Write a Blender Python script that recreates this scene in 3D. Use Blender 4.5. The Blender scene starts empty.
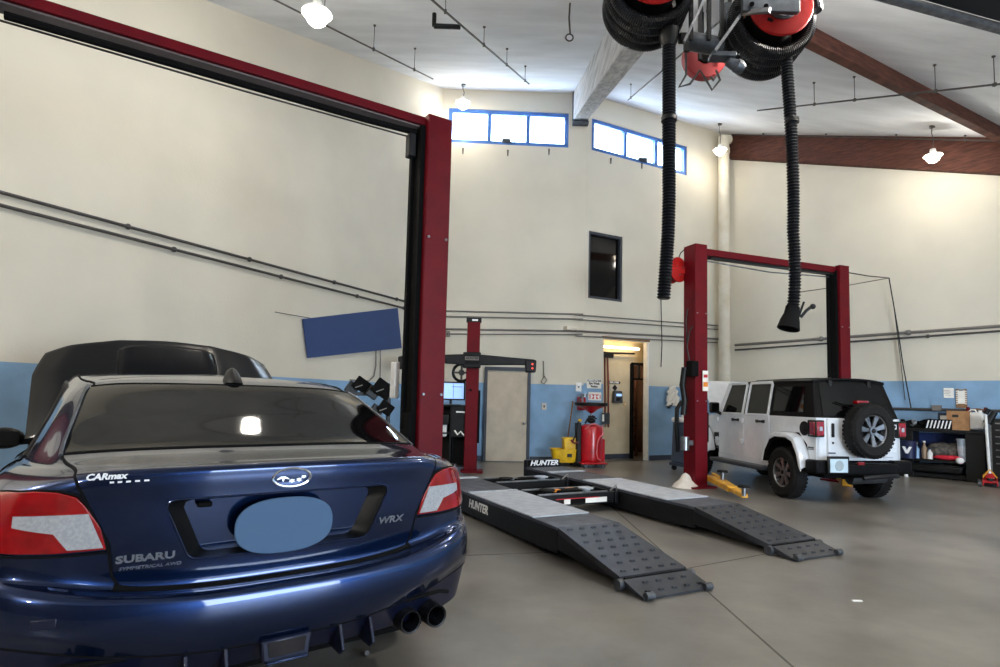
import bpy, bmesh, math, random
from mathutils import Vector, Matrix
random.seed(7)
PI = math.pi
scene = bpy.context.scene
COL = scene.collection

# ------------------------------------------------------------------ camera
F_PX, PITCH, ROLL, CAM_H, CX, CY = 582.03, .0712, .0238, 1.392, 503.1, 357.7
cr, sr = math.cos(ROLL), math.sin(ROLL)
_up0 = Vector((0, -math.sin(PITCH), math.cos(PITCH)))
FW = Vector((0, math.cos(PITCH), math.sin(PITCH)))
RT = cr*Vector((1, 0, 0)) + sr*_up0
UP = -sr*Vector((1, 0, 0)) + cr*_up0
CAM = Vector((0, 0, CAM_H))
cd = bpy.data.cameras.new('camera')
cd.sensor_width = 36; cd.lens = F_PX*36/1000
cd.shift_x = -(CX-500)/1000; cd.shift_y = (CY-333.5)/1000
cd.clip_start = .05; cd.clip_end = 200
cam = bpy.data.objects.new('camera', cd); COL.objects.link(cam)
M = Matrix((RT, UP, -FW)).transposed().to_4x4(); M.translation = CAM
cam.matrix_world = M
scene.camera = cam

def ray(px, py): return (px-CX)/F_PX*RT - (py-CY)/F_PX*UP + FW
def on_z(px, py, z=0.):
    d = ray(px, py); return CAM + d*((z-CAM.z)/d.z)
def at_y(px, py, y):
    d = ray(px, py); return CAM + d*(y/d.y)
def on_pl(px, py, W, out=0.):            # vertical plane through W=(A,B); out = metres toward the room
    A, B = Vector((*W[0], 0)), Vector((*W[1], 0))
    n = Vector((B.y-A.y, -(B.x-A.x), 0)).normalized()
    if n.dot(CAM-A) < 0: n = -n
    A = A + n*out
    d = ray(px, py); return CAM + d*(n.dot(A-CAM)/n.dot(d))

# ------------------------------------------------------------------ materials
def lin(c):
    return tuple((v/255/12.92 if v/255 <= .04045 else ((v/255+.055)/1.055)**2.4) for v in c)
def mat(name, rgb, rough=.5, metal=0., rgb2=None, scale=6., bump=0., coat=0., spec=.5, emit=0., detail=4., bscale=None, coords='Object', lo=.35, hi=.65, trans=0., stretch=None, alpha=1.):
    m = bpy.data.materials.new(name); m.use_nodes = True
    nt = m.node_tree; b = nt.nodes['Principled BSDF']; L = nt.links
    c = (*lin(rgb), 1)
    b.inputs['Base Color'].default_value = c
    b.inputs['Roughness'].default_value = rough
    b.inputs['Metallic'].default_value = metal
    b.inputs['Coat Weight'].default_value = coat
    b.inputs['Coat Roughness'].default_value = .04
    b.inputs['Specular IOR Level'].default_value = spec
    b.inputs['Transmission Weight'].default_value = trans
    b.inputs['Alpha'].default_value = alpha
    if emit:
        b.inputs['Emission Color'].default_value = c; b.inputs['Emission Strength'].default_value = emit
    tc = nt.nodes.new('ShaderNodeTexCoord'); src = tc.outputs[coords]
    if stretch:
        mp = nt.nodes.new('ShaderNodeMapping'); mp.inputs['Scale'].default_value = stretch
        L.new(src, mp.inputs[0]); src = mp.outputs[0]
    n = nt.nodes.new('ShaderNodeTexNoise'); n.inputs['Scale'].default_value = scale; n.inputs['Detail'].default_value = detail
    L.new(src, n.inputs['Vector'])
    r = nt.nodes.new('ShaderNodeValToRGB')
    if rgb2 is None: rgb2 = tuple(min(255, v*1.06+2) for v in rgb)
    r.color_ramp.elements[0].position = lo; r.color_ramp.elements[0].color = c
    r.color_ramp.elements[1].position = hi; r.color_ramp.elements[1].color = (*lin(rgb2), 1)
    L.new(n.outputs['Fac'], r.inputs[0]); L.new(r.outputs[0], b.inputs['Base Color'])
    if bump:
        n2 = nt.nodes.new('ShaderNodeTexNoise'); n2.inputs['Scale'].default_value = bscale or scale*4; n2.inputs['Detail'].default_value = 3
        L.new(src, n2.inputs['Vector'])
        bp = nt.nodes.new('ShaderNodeBump'); bp.inputs['Strength'].default_value = bump; bp.inputs['Distance'].default_value = .02
        L.new(n2.outputs['Fac'], bp.inputs['Height']); L.new(bp.outputs[0], b.inputs['Normal'])
    return m

def mat_wall(name, zb, cream=(220, 214, 199), blue=(140, 178, 214)):
    m = mat(name, cream, .75, rgb2=tuple(v*.955 for v in cream), scale=.7, bump=.12, bscale=35, coords='Object')
    nt = m.node_tree; L = nt.links; b = nt.nodes['Principled BSDF']
    g = nt.nodes.new('ShaderNodeNewGeometry'); s = nt.nodes.new('ShaderNodeSeparateXYZ'); L.new(g.outputs['Position'], s.inputs[0])
    lt = nt.nodes.new('ShaderNodeMath'); lt.operation = 'LESS_THAN'; lt.inputs[1].default_value = zb; L.new(s.outputs['Z'], lt.inputs[0])
    mx = nt.nodes.new('ShaderNodeMix'); mx.data_type = 'RGBA'; L.new(lt.outputs[0], mx.inputs[0])
    ramp = [n for n in nt.nodes if n.type == 'VALTORGB'][0]
    L.new(ramp.outputs[0], mx.inputs[6])
    n2 = nt.nodes.new('ShaderNodeTexNoise'); n2.inputs['Scale'].default_value = 2.2; n2.inputs['Detail'].default_value = 6; L.new(g.outputs['Position'], n2.inputs['Vector'])
    r2 = nt.nodes.new('ShaderNodeValToRGB'); r2.color_ramp.elements[0].position = .3; r2.color_ramp.elements[1].position = .75
    r2.color_ramp.elements[0].color = (*lin(blue), 1); r2.color_ramp.elements[1].color = (*lin(tuple(v*.86 for v in blue)), 1)
    L.new(n2.outputs['Fac'], r2.inputs[0]); L.new(r2.outputs[0], mx.inputs[7]); L.new(mx.outputs[2], b.inputs['Base Color'])
    return m

CREAM = (218, 212, 198)
m_white_ceiling = mat('ceiling_paint', (232, 235, 240), .8, rgb2=(216, 219, 224), scale=.9, bump=.25, bscale=5, stretch=(1, 3, 1))
m_floor = mat('sealed_concrete', (114, 110, 103), .33, rgb2=(148, 143, 135), scale=.75, bump=.03, bscale=14, detail=5, coords='Object', lo=.3, hi=.7)
def floor_extra():
    nt = m_floor.node_tree; L = nt.links; b = nt.nodes['Principled BSDF']
    g = nt.nodes.new('ShaderNodeNewGeometry')
    n = nt.nodes.new('ShaderNodeTexNoise'); n.inputs['Scale'].default_value = 2.0; n.inputs['Detail'].default_value = 7; n.inputs['Roughness'].default_value = .58
    L.new(g.outputs['Position'], n.inputs['Vector'])
    r = nt.nodes.new('ShaderNodeValToRGB'); r.color_ramp.elements[0].position = .2; r.color_ramp.elements[1].position = .66
    r.color_ramp.elements[0].color = (.42, .40, .38, 1); r.color_ramp.elements[1].color = (1, 1, 1, 1)
    L.new(n.outputs['Fac'], r.inputs[0])
    mx = nt.nodes.new('ShaderNodeMix'); mx.data_type = 'RGBA'; mx.blend_type = 'MULTIPLY'; mx.inputs[0].default_value = .8
    ramp = [q for q in nt.nodes if q.type == 'VALTORGB'][0]
    L.new(ramp.outputs[0], mx.inputs[6]); L.new(r.outputs[0], mx.inputs[7]); L.new(mx.outputs[2], b.inputs['Base Color'])
    mr = nt.nodes.new('ShaderNodeMapRange'); mr.inputs[3].default_value = .24; mr.inputs[4].default_value = .38
    L.new(n.outputs['Fac'], mr.inputs[0]); L.new(mr.outputs[0], b.inputs['Roughness'])
floor_extra()
m_joint = mat('joint_filler', (84, 80, 74), .8)
m_cream = mat('cream_paint', CREAM, .6, rgb2=(205, 196, 176), scale=3)
m_door = mat('door_paint', (206, 192, 170), .55, rgb2=(190, 176, 155), scale=3.5, detail=6)
m_darkframe = mat('dark_frame_paint', (52, 58, 70), .5)
m_bluealu = mat('blue_anodised_frame', (62, 104, 170), .4, .2)
m_beamgrey = mat('whitewashed_wood', (196, 196, 196), .75, rgb2=(150, 150, 152), scale=5, bump=.5, bscale=18, stretch=(3, .35, 3), detail=8)
m_beambrown = mat('stained_glulam', (64, 38, 32), .75, spec=.25, rgb2=(94, 58, 47), scale=7, bump=.25, bscale=16, stretch=(.6, .6, 5), detail=8)
m_conduit = mat('galvanised_conduit', (118, 114, 110), .5, .3)
m_pipe_dark = mat('dark_pipe', (70, 68, 68), .5, .3)
m_black = mat('black_plastic', (10, 11, 12), .45, spec=.35, rgb2=(16, 17, 19))
m_matte = mat('matte_black', (6, 6, 7), .9, spec=.2)
m_rubber = mat('tyre_rubber', (13, 13, 14), .8, spec=.3, rgb2=(22, 21, 21), scale=20, bump=.2)
m_blackmetal = mat('black_powdercoat', (13, 14, 17), .42, .1, spec=.35, rgb2=(20, 21, 25), scale=9)
m_red = mat('lift_red_paint', (104, 6, 20), .5, .0, spec=.18, rgb2=(94, 6, 20), scale=5, coat=0.)
m_reelred = mat('reel_red_paint', (168, 26, 24), .55, spec=.2, rgb2=(150, 22, 20), scale=8)
m_steel = mat('brushed_steel', (160, 162, 166), .3, .85, rgb2=(130, 132, 136), scale=14)
m_greymetal = mat('grey_steel', (92, 96, 102), .42, .6, rgb2=(70, 74, 80), scale=9)
m_chrome = mat('chrome', (225, 228, 232), .08, 1.)
m_galv = mat('galvanised_plate', (198, 202, 210), .55, .25, rgb2=(178, 184, 194), scale=12, detail=8)
m_deck = mat('runway_deck', (92, 96, 106), .5, .3, rgb2=(66, 70, 80), scale=9, bump=.2, bscale=120)
m_yellow = mat('bucket_yellow', (240, 196, 26), .45, rgb2=(214, 168, 20), scale=9)
m_yelarm = mat('arm_yellow', (236, 176, 46), .45, rgb2=(200, 140, 34), scale=9)
m_tank = mat('tank_red', (196, 18, 32), .3, rgb2=(168, 12, 26), scale=6, coat=.4)
m_white = mat('white_plastic', (232, 232, 230), .45)
m_paper = mat('paper', (236, 234, 228), .8)
m_card = mat('cardboard', (178, 134, 92), .85, rgb2=(158, 116, 78), scale=10)
m_wood = mat('bare_wood', (150, 112, 74), .7, rgb2=(120, 88, 58), scale=18)
m_bluebanner = mat('navy_blue_panel', (42, 66, 114), .6, rgb2=(42, 66, 114))
m_glass_dark = mat('tinted_glass', (8, 8, 10), .05, 0., rgb2=(8, 8, 10), spec=.3)
m_glass_clear = mat('clear_glass', (235, 240, 245), .02, rgb2=(235, 240, 245), trans=1.)
m_screen = mat('lit_screen', (150, 186, 232), .3, emit=.9)
m_lamp = mat('lamp_glow', (255, 240, 214), .5, emit=45.)
m_tube = mat('tube_glow', (255, 226, 176), .5, emit=9.)
m_blue_box = mat('blue_plastic', (26, 48, 104), .6)
m_carblue = mat('car_paint_blue', (13, 36, 76), .25, .85, rgb2=(15, 40, 83), scale=300, coat=1., spec=.5)
m_cardark = mat('car_lower_trim', (10, 18, 44), .42, .3, coat=.3)
m_hood = mat('car_paint_hood', (6, 8, 14), .28, .0, spec=.22, coat=.08)
m_redlens = mat('red_lens', (128, 3, 10), .12, rgb2=(156, 6, 16), scale=14, coat=1.)
m_clearlens = mat('clear_lens', (190, 192, 196), .15, .2, rgb2=(172, 174, 180), scale=90, coat=1., detail=2)
m_platebl = mat('plate_finish', (82, 108, 140), .8, spec=.2, rgb2=(82, 108, 140))
m_jeepwhite = mat('suv_white_paint', (232, 236, 242), .28, .0, rgb2=(222, 227, 234), coat=1.)
m_jeepblack = mat('suv_black_hardtop', (9, 9, 11), .45, spec=.12, rgb2=(13, 13, 15))
m_jeepglass = mat('suv_window_glass', (8, 9, 11), .05, spec=.4)
m_skin_orange = mat('amber_plastic', (220, 130, 30), .4)
m_text = mat('white_lettering', (240, 242, 246), .5)
m_textdark = mat('black_lettering', (20, 20, 22), .6)
m_signred = mat('red_print', (190, 36, 44), .6)
m_fabric = mat('grey_bundle', (120, 112, 104), .9, rgb2=(60, 58, 56), scale=16, detail=8, bump=.6)

# ------------------------------------------------------------------ mesh builder
class MB:
    def __init__(s, X=None): s.bm = bmesh.new(); s.X = X
    def _t(s, vs, m):
        for v in vs: v.co = m @ v.co
    def box(s, c, d, rot=None, taper=None):
        r = bmesh.ops.create_cube(s.bm, size=1); vs = r['verts']
        if taper:
            for v in vs:
                if v.co.z > 0: v.co.x *= taper[0]; v.co.y *= taper[1]
        m = Matrix.Translation(Vector(c)) @ (rot.to_4x4() if rot is not None else Matrix.Identity(4)) @ Matrix.Diagonal((*d, 1))
        s._t(vs, m); return s
    def bar(s, a, b, w, h, up=(0, 0, 1)):
        a, b = Vector(a), Vector(b); x = (b-a); L = x.length; x.normalize(); u = Vector(up)
        if abs(x.dot(u)) > .99: u = Vector((0, 1, 0))
        y = u.cross(x).normalized(); z = x.cross(y)
        return s.box((a+b)/2, (L, w, h), Matrix((x, y, z)).transposed())
    def cyl(s, a, b, r, r2=None, n=20, cap=True):
        a, b = Vector(a), Vector(b); L = (b-a).length
        q = (b-a).to_track_quat('Z', 'Y').to_matrix().to_4x4()
        res = bmesh.ops.create_cone(s.bm, cap_ends=cap, cap_tris=False, segments=n, radius1=r, radius2=r if r2 is None else r2, depth=L)
        s._t(res['verts'], Matrix.Translation((a+b)/2) @ q); return s
    def sph(s, c, r, sc=(1, 1, 1), n=16):
        res = bmesh.ops.create_uvsphere(s.bm, u_segments=n, v_segments=max(6, n//2), radius=r)
        s._t(res['verts'], Matrix.Translation(Vector(c)) @ Matrix.Diagonal((*sc, 1))); return s
    def tube(s, pts, r, n=8, cap=True, rf=None):
        pts = [Vector(p) for p in pts]; rings = []
        T = [(pts[min(i+1, len(pts)-1)]-pts[max(i-1, 0)]).normalized() for i in range(len(pts))]
        nrm = T[0].orthogonal().normalized()
        for i, p in enumerate(pts):
            nrm = (nrm - T[i]*nrm.dot(T[i])).normalized(); bi = T[i].cross(nrm)
            rr = r if rf is None else rf(i)
            rings.append([s.bm.verts.new(p+(nrm*math.cos(2*PI*k/n)+bi*math.sin(2*PI*k/n))*rr) for k in range(n)])
        for a, b in zip(rings, rings[1:]):
            for k in range(n): s.bm.faces.new((a[k], a[(k+1) % n], b[(k+1) % n], b[k]))
        if cap: s.bm.faces.new(rings[0][::-1]); s.bm.faces.new(rings[-1])
        return s
    def lathe(s, prof, c, axis, n=32):           # prof = [(r, h)], axis vector
        ax = Vector(axis).normalized(); u = ax.orthogonal().normalized(); w = ax.cross(u); c = Vector(c); rings = []
        for r, h in prof:
            if r < 1e-6: rings.append([s.bm.verts.new(c+ax*h)])
            else: rings.append([s.bm.verts.new(c+ax*h+(u*math.cos(2*PI*k/n)+w*math.sin(2*PI*k/n))*r) for k in range(n)])
        for a, b in zip(rings, rings[1:]):
            for k in range(n):
                k2 = (k+1) % n
                if len(a) == 1 and len(b) == 1: continue
                if len(a) == 1: s.bm.faces.new((a[0], b[k2], b[k]))
                elif len(b) == 1: s.bm.faces.new((a[k], a[k2], b[0]))
                else: s.bm.faces.new((a[k], a[k2], b[k2], b[k]))
        return s
    def prism(s, pts, vec):                      # polygon of 3D points extruded by vec
        vec = Vector(vec); a = [s.bm.verts.new(Vector(p)) for p in pts]; b = [s.bm.verts.new(Vector(p)+vec) for p in pts]
        s.bm.faces.new(a[::-1]); s.bm.faces.new(b); n = len(a)
        for i in range(n): s.bm.faces.new((a[i], a[(i+1) % n], b[(i+1) % n], b[i]))
        return s
    def quad(s, *pts):
        s.bm.faces.new([s.bm.verts.new(Vector(p)) for p in pts]); return s
    def grid(s, rows):
        V = [[s.bm.verts.new(Vector(p)) for p in r] for r in rows]
        for a, b in zip(V, V[1:]):
            for i in range(len(a)-1): s.bm.faces.new((a[i], a[i+1], b[i+1], b[i]))
        return V
    def build(s, name, m, parent=None, bevel=0., smooth=True, seg=2, solid=0.):
        bmesh.ops.remove_doubles(s.bm, verts=s.bm.verts, dist=1e-5)
        bmesh.ops.recalc_face_normals(s.bm, faces=s.bm.faces)
        me = bpy.data.meshes.new(name); s.bm.to_mesh(me); s.bm.free()
        me.materials.append(m)
        o = bpy.data.objects.new(name, me); COL.objects.link(o)
        if parent is not None: o.parent = parent
        if smooth:
            for p in me.polygons: p.use_smooth = True
            try: me.set_sharp_from_angle(angle=math.radians(38))
            except Exception: pass
        if solid:
            md = o.modifiers.new('solid', 'SOLIDIFY'); md.thickness = solid; md.offset = -1
        if bevel:
            md = o.modifiers.new('bevel', 'BEVEL'); md.width = bevel; md.segments = seg; md.limit_method = 'ANGLE'; md.angle_limit = math.radians(40)
        return o

def thing(name, label, cat, loc=(0, 0, 0), rz=0., group=None):
    o = bpy.data.objects.new(name, None); o.empty_display_size = .1; COL.objects.link(o)
    o.location = loc; o.rotation_euler = (0, 0, rz); tag(o, label, cat, group); return o
def tag(o, label, cat, group=None):
    o['label'] = label; o['category'] = cat
    if group: o['group'] = group
    return o
def struct(o): o['kind'] = 'structure'; return o
def copy_tree(o, parent=None):
    c = o.copy(); COL.objects.link(c)
    if parent is not None: c.parent = parent
    for ch in [q for q in bpy.data.objects if q.parent is o]: copy_tree(ch, c)
    return c
def centre(o):                                   # move a single-mesh thing's origin to its base
    me = o.data; vs = [v.co for v in me.vertices]
    c = Vector(((min(v.x for v in vs)+max(v.x for v in vs))/2, (min(v.y for v in vs)+max(v.y for v in vs))/2, min(v.z for v in vs)))
    me.transform(Matrix.Translation(-c)); o.location = c; return o
def text(name, s, size, m, parent, X, depth=.002, shear=0., bold=0., align='CENTER', sx=1.):
    cu = bpy.data.curves.new(name, 'FONT'); cu.body = s; cu.size = size; cu.extrude = depth; cu.shear = shear; cu.offset = bold
    cu.align_x = align; cu.align_y = 'CENTER'; cu.resolution_u = 2
    t = bpy.data.objects.new(name, cu); COL.objects.link(t)
    dg = bpy.context.evaluated_depsgraph_get(); me = bpy.data.meshes.new_from_object(t.evaluated_get(dg))
    bpy.data.objects.remove(t); me.name = name; me.materials.clear(); me.materials.append(m)
    me.transform(Matrix.Diagonal((sx, 1, 1, 1)))
    me.transform(X)
    o = bpy.data.objects.new(name, me); COL.objects.link(o)
    if parent is not None: o.parent = parent
    return o
def frame(o, xdir, zdir):                        # matrix whose X = text direction, Y = text up
    x = Vector(xdir).normalized(); z = x.cross(Vector(zdir)).normalized(); y = z.cross(x)
    m = Matrix((x, y, z)).transposed().to_4x4(); m.translation = Vector(o); return m
def arc(c, r, a0, a1, n, u, v):
    c, u, v = Vector(c), Vector(u), Vector(v)
    return [c+u*r*math.cos(a0+(a1-a0)*i/n)+v*r*math.sin(a0+(a1-a0)*i/n) for i in range(n+1)]
# ------------------------------------------------------------------ the room
P1 = (1.85, 13.305); PLc = (-1.536, 13.13); P3 = (6.06, 15.515)
W1 = (PLc, P1); W2 = (P1, P3); W3 = (P3, (P3[0]+1, P3[1]-1)); WL = (PLc, (PLc[0]-.524, PLc[1]-1))
def ceil_z(x, y):
    y = max(y, -1.); return 8.65 + .32*(y-13.3) - (.14*(x-1.85) if x > 1.85 else 0)

def wall(name, A, B, z1, m, holes=(), th=.25, z0=0.):
    A, B = Vector((*A, 0)), Vector((*B, 0)); d = (B-A); L = d.length; d.normalize(); n = Vector((-d.y, d.x, 0))
    if n.dot(Vector((0, 5, 0))-A) > 0: n = -n    # outward
    xs = sorted({0, L, *[h[0] for h in holes], *[h[1] for h in holes]}); zs = sorted({z0, z1, *[h[2] for h in holes], *[h[3] for h in holes]})
    b = MB()
    for a, c in zip(xs, xs[1:]):
        for e, f in zip(zs, zs[1:]):
            if any(h[0] <= (a+c)/2 <= h[1] and h[2] <= (e+f)/2 <= h[3] for h in holes): continue
            P = lambda s, z, o: A+d*s+n*o+Vector((0, 0, z))
            b.quad(P(a, e, 0), P(c, e, 0), P(c, f, 0), P(a, f, 0)); b.quad(P(a, e, th), P(c, e, th), P(c, f, th), P(a, f, th))
    for h in holes:
        P = lambda s, z, o: A+d*s+n*o+Vector((0, 0, z))
        a, c, e, f = h
        b.quad(P(a, e, 0), P(c, e, 0), P(c, e, th), P(a, e, th)); b.quad(P(a, f, 0), P(c, f, 0), P(c, f, th), P(a, f, th))
        b.quad(P(a, e, 0), P(a, f, 0), P(a, f, th), P(a, e, th)); b.quad(P(c, e, 0), P(c, f, 0), P(c, f, th), P(c, e, th))
    return struct(b.build(name, m, smooth=False))
def sdist(W, p):
    A = Vector((*W[0], 0)); d = (Vector((*W[1], 0))-A).normalized(); return (Vector((p.x, p.y, 0))-A).dot(d)
def hole(W, x0, x1, y0, y1, zt=None, zb=None):
    a = on_pl(x0, y0, W); b = on_pl(x1, y1, W)
    return (sdist(W, a), sdist(W, b), zb if zb is not None else b.z, zt if zt is not None else a.z)
# clerestory windows, the small dark window, the doorway
hA = (sdist(W1, on_pl(449, 108, W1)), sdist(W1, on_pl(569, 112, W1)), 7.32, 8.15)
hB = (sdist(W2, on_pl(592, 118, W2)), sdist(W2, on_pl(687, 147, W2)), 7.32, 8.10)
hD = (sdist(W2, on_pl(603, 400, W2)), sdist(W2, on_pl(647, 400, W2)), 0., 2.86)
hW = (sdist(W2, on_pl(588.5, 265, W2)), sdist(W2, on_pl(622.5, 265, W2)), 3.78, 5.37)
L1 = (Vector(P1)-Vector(PLc)).length; L2 = (Vector(P3)-Vector(P1)).length
wall('wall_rear', PLc, P1, 9.1, mat_wall('wall_paint_rear', 1.755), [hA])
wall('wall_rear_right', P1, P3, 9.4, mat_wall('wall_paint_rear_right', 1.80), [hB, hD, hW], .13)
PR = (P3[0]+7.2, P3[1]-7.2)
wall('wall_right', P3, PR, 9.4, mat_wall('wall_paint_right', 2.0))
PLe = (PLc[0]-.524*18, PLc[1]-18)
wall('wall_left', PLe, PLc, 9.0, mat_wall('wall_paint_left', 1.66))
wall('wall_right_near', PR, (PR[0], -4.87), 8., mat_wall('wall_paint_side', 2.0))
# the wall behind the photographer with its three open roll-up doors
doors_s = [(16.2, 22.6, 0., 3.7)]
wall('wall_front', PLe, (PR[0], PLe[1]), 5., mat('front_wall_paint', (96, 92, 88), .8), doors_s)
b = MB(); b.box((1, 5, -.1), (30, 24, .2)); struct(b.build('floor', m_floor, smooth=False))
b = MB()
xs = [-13, 1.85, 15]; ys = [-7, -1, 18]
for i in range(2):
    for j in range(2):
        q = [(xs[i], ys[j]), (xs[i+1], ys[j]), (xs[i+1], ys[j+1]), (xs[i], ys[j+1])]
        b.quad(*[(x, y, ceil_z(x, y)) for x, y in q]); b.quad(*[(x, y, ceil_z(x, y)+.25) for x, y in q])
for x0, x1 in ((-13, 1.85), (1.85, 15)):
    pass
struct(b.build('ceiling', m_white_ceiling, smooth=False))

# floor joints
b = MB()
for p, q in (((604, 500), (793, 667)), ((452, 556), (560, 552)), ((690, 568), (760, 555))):
    a, c = on_z(*p), on_z(*q); a = a+(a-c)*.25; c = c+(c-a)*.2; b.bar(a+Vector((0, 0, .0005)), c+Vector((0, 0, .0005)), .013, .002)
struct(b.build('trim_1', m_joint, smooth=False))

def window(n, W, h, bars, m, glass, fw=.09, fd=.1):
    A = Vector((*W[0], 0)); d = (Vector((*W[1], 0))-A).normalized(); nn = Vector((-d.y, d.x, 0))
    if nn.dot(Vector((0, 5, 0))-A) > 0: nn = -nn
    P = lambda s, z, o=.07: A+d*s+nn*o+Vector((0, 0, z))
    b = MB(); a, c, e, f = h
    for z in (e+fw/2, f-fw/2): b.bar(P(a, z), P(c, z), fd, fw)
    for k in range(bars+1):
        s = a+fw/2+(c-a-fw)*k/bars; b.bar(P(s, e+fw), P(s, f-fw), fw, fd, up=nn)
    fr = struct(b.build('window_%d' % n, m, bevel=.008))
    b = MB()
    for k in range(bars):
        s0 = a+fw+(c-a-fw)*k/bars; s1 = a+(c-a-fw)*(k+1)/bars
        b.bar(P(s0, (e+f)/2, .11), P(s1, (e+f)/2, .11), .008, f-e-2*fw)
    g = b.build('pane', glass, fr)
    return fr, P
fr, P = window(1, W1, hA, 3, m_bluealu, m_glass_clear)
b = MB(); b.box(P((hA[0]+hA[1])/2-.05, hA[2]+.1, .02), (.22, .06, .1)); b.build('window_latch', m_darkframe, fr, bevel=.01)
fr, P = window(2, W2, hB, 3, m_bluealu, m_glass_clear)
b = MB(); b.box(P((hB[0]+hB[1])/2+.05, hB[2]+.1, .02), (.22, .1, .1)); b.build('window_latch', m_darkframe, fr, bevel=.01)
window(3, W2, hW, 1, m_darkframe, m_glass_dark, .06)
# small room behind the dark window
A2 = Vector((*P1, 0)); D2 = (Vector((*P3, 0))-A2).normalized(); N2 = Vector((-D2.y, D2.x, 0))   # outward
if N2.dot(Vector((0, 5, 0))-A2) > 0: N2 = -N2
def w2(s, o, z): return A2+D2*s+N2*o+Vector((0, 0, z))
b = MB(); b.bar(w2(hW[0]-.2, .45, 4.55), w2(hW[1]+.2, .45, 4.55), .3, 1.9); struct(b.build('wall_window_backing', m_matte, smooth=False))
# small stubs below the clerestory windows
k = 0
b = MB()
for W, px, py in ((W1, 463, 148), (W1, 549, 149), (W1, 508, 150), (W2, 642, 163), (W2, 611, 158)):
    q = on_pl(px, py, W, .03); b.cyl(q, q-Vector((0, 0, .14)), .018, .012, 8)
struct(b.build('trim_2', m_pipe_dark))
# pilaster edge at the bend

# cream door in the rear wall
A1 = Vector((*PLc, 0)); D1 = (Vector((*P1, 0))-A1).normalized(); N1 = Vector((D1.y, -D1.x, 0))  # toward room
def w1(s, o, z): return A1+D1*s+N1*o+Vector((0, 0, z))
s0 = sdist(W1, on_pl(484, 420, W1)); s1 = sdist(W1, on_pl(529, 420, W1))
b = MB(); b.bar(w1(s0+.05, .03, 1.01), w1(s1-.05, .03, 1.01), .05, 2.0)
dr = struct(b.build('door_1', m_door, bevel=.005))
b = MB()
for s in (s0+.02, s1-.02): b.bar(w1(s, .04, 0), w1(s, .04, 2.09), .07, .08, up=N1)
b.bar(w1(s0-.01, .04, 2.08), w1(s1+.01, .04, 2.08), .08, .08); b.build('door_frame', m_darkframe, dr, bevel=.006)
kb = w1(s1-.12, .08, .86)
b = MB(); b.cyl(kb-N1*.03, kb+N1*.04, .015, n=10); b.sph(kb+N1*.05, .035, n=12); b.build('door_knob', m_steel, dr)

# hallway behind the doorway
a0, a1 = hD[0], hD[1]
OH = .55                                          # distance of the hall wall behind the opening
HW = (tuple(w2(0, OH, 0).xy), tuple(w2(1, OH, 0).xy))
hs = lambda px, py=400: sdist(HW, on_pl(px, py, HW))
sA, sB = hs(630.5), hs(645.5)
m_hall = mat('hall_paint', (220, 204, 172), .7, rgb2=(208, 190, 156), scale=3)
b = MB(); b.bar(w2(hs(594), OH+.05, 1.5), w2(sA-.02, OH+.05, 1.5), .1, 3.0); struct(b.build('wall_hallway_left', m_hall, smooth=False))
b = MB(); b.bar(w2(sA-.02, OH+.05, 2.68), w2(sB+.9, OH+.05, 2.68), .1, .64); b.bar(w2(sB+.02, OH+.05, 1.5), w2(sB+1.2, OH+.05, 1.5), .1, 3.0); struct(b.build('wall_hallway', m_hall, smooth=False))
b = MB(); b.bar(w2(sA-1.2, 2.4, 1.5), w2(sB+1.0, 2.4, 1.5), .08, 3.0); b.bar(w2(sA-1.2, OH, 1.5), w2(sA-1.2, 2.4, 1.5), .08, 3.0); b.bar(w2(sB+1.0, OH, 1.5), w2(sB+1.0, 2.4, 1.5), .08, 3.0)
struct(b.build('wall_store_room', mat('store_paint', (120, 92, 72), .8), smooth=False))
b = MB(); b.bar(w2(a0-.6, .14, 1.5), w2(a0-.6, OH+.1, 1.5), .08, 3.0); b.bar(w2(sB+1.1, .14, 1.5), w2(sB+1.1, OH+.1, 1.5), .08, 3.0); struct(b.build('wall_hallway_end', m_hall, smooth=False))
b = MB(); b.bar(w2(a0-1.0, 1.3, 3.05), w2(a1+1.9, 1.3, 3.05), 2.5, .08); struct(b.build('ceiling_hallway', m_cream, smooth=False))
b = MB()
for s in (sA, sB): b.bar(w2(s, OH-.02, 0), w2(s, OH-.02, 2.36), .05, .14, up=N2)
b.bar(w2(sA, OH-.02, 2.36), w2(sB, OH-.02, 2.36), .14, .06); b.bar(w2(sA, OH-.02, 1.98), w2(sB, OH-.02, 1.98), .1, .04)
b.bar(w2((sA+sB)/2, OH-.02, 1.98), w2((sA+sB)/2, OH-.02, 2.36), .03, .05, up=N2)
struct(b.build('door_2', m_matte, smooth=False))
b = MB(); b.bar(w2(hs(594), OH-.02, .06), w2(sA-.05, OH-.02, .06), .02, .12); struct(b.build('baseboard_hallway', m_darkframe, smooth=False))
b = MB(); b.bar(w2(a1+.02, .06, 0), w2(a1+.02, .06, 2.86), .14, .05, up=N2.cross(Vector((0, 0, 1)))); struct(b.build('trim_4', mat('jamb_white', (226, 222, 212), .6), smooth=False))
b = MB(); b.bar(w2(a0-.05, -.01, 2.9), w2(a1+.05, -.01, 2.9), .05, .05); struct(b.build('trim_5', m_wood, smooth=False))
# baseboards on the rear walls
b = MB()
b.bar(w1(.02, .012, .06), w1(s0-.03, .012, .06), .02, .12); b.bar(w1(s1+.03, .012, .06), w1(L1-.3, .012, .06), .02, .12)
struct(b.build('baseboard_rear', m_darkframe, smooth=False))
b = MB(); b.bar(w2(.25, -.012, .06), w2(a0-.06, -.012, .06), .02, .12); b.bar(w2(a1+.08, -.012, .06), w2(L2-.02, -.012, .06), .02, .12)
struct(b.build('baseboard_rear_right', m_darkframe, smooth=False))
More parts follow.
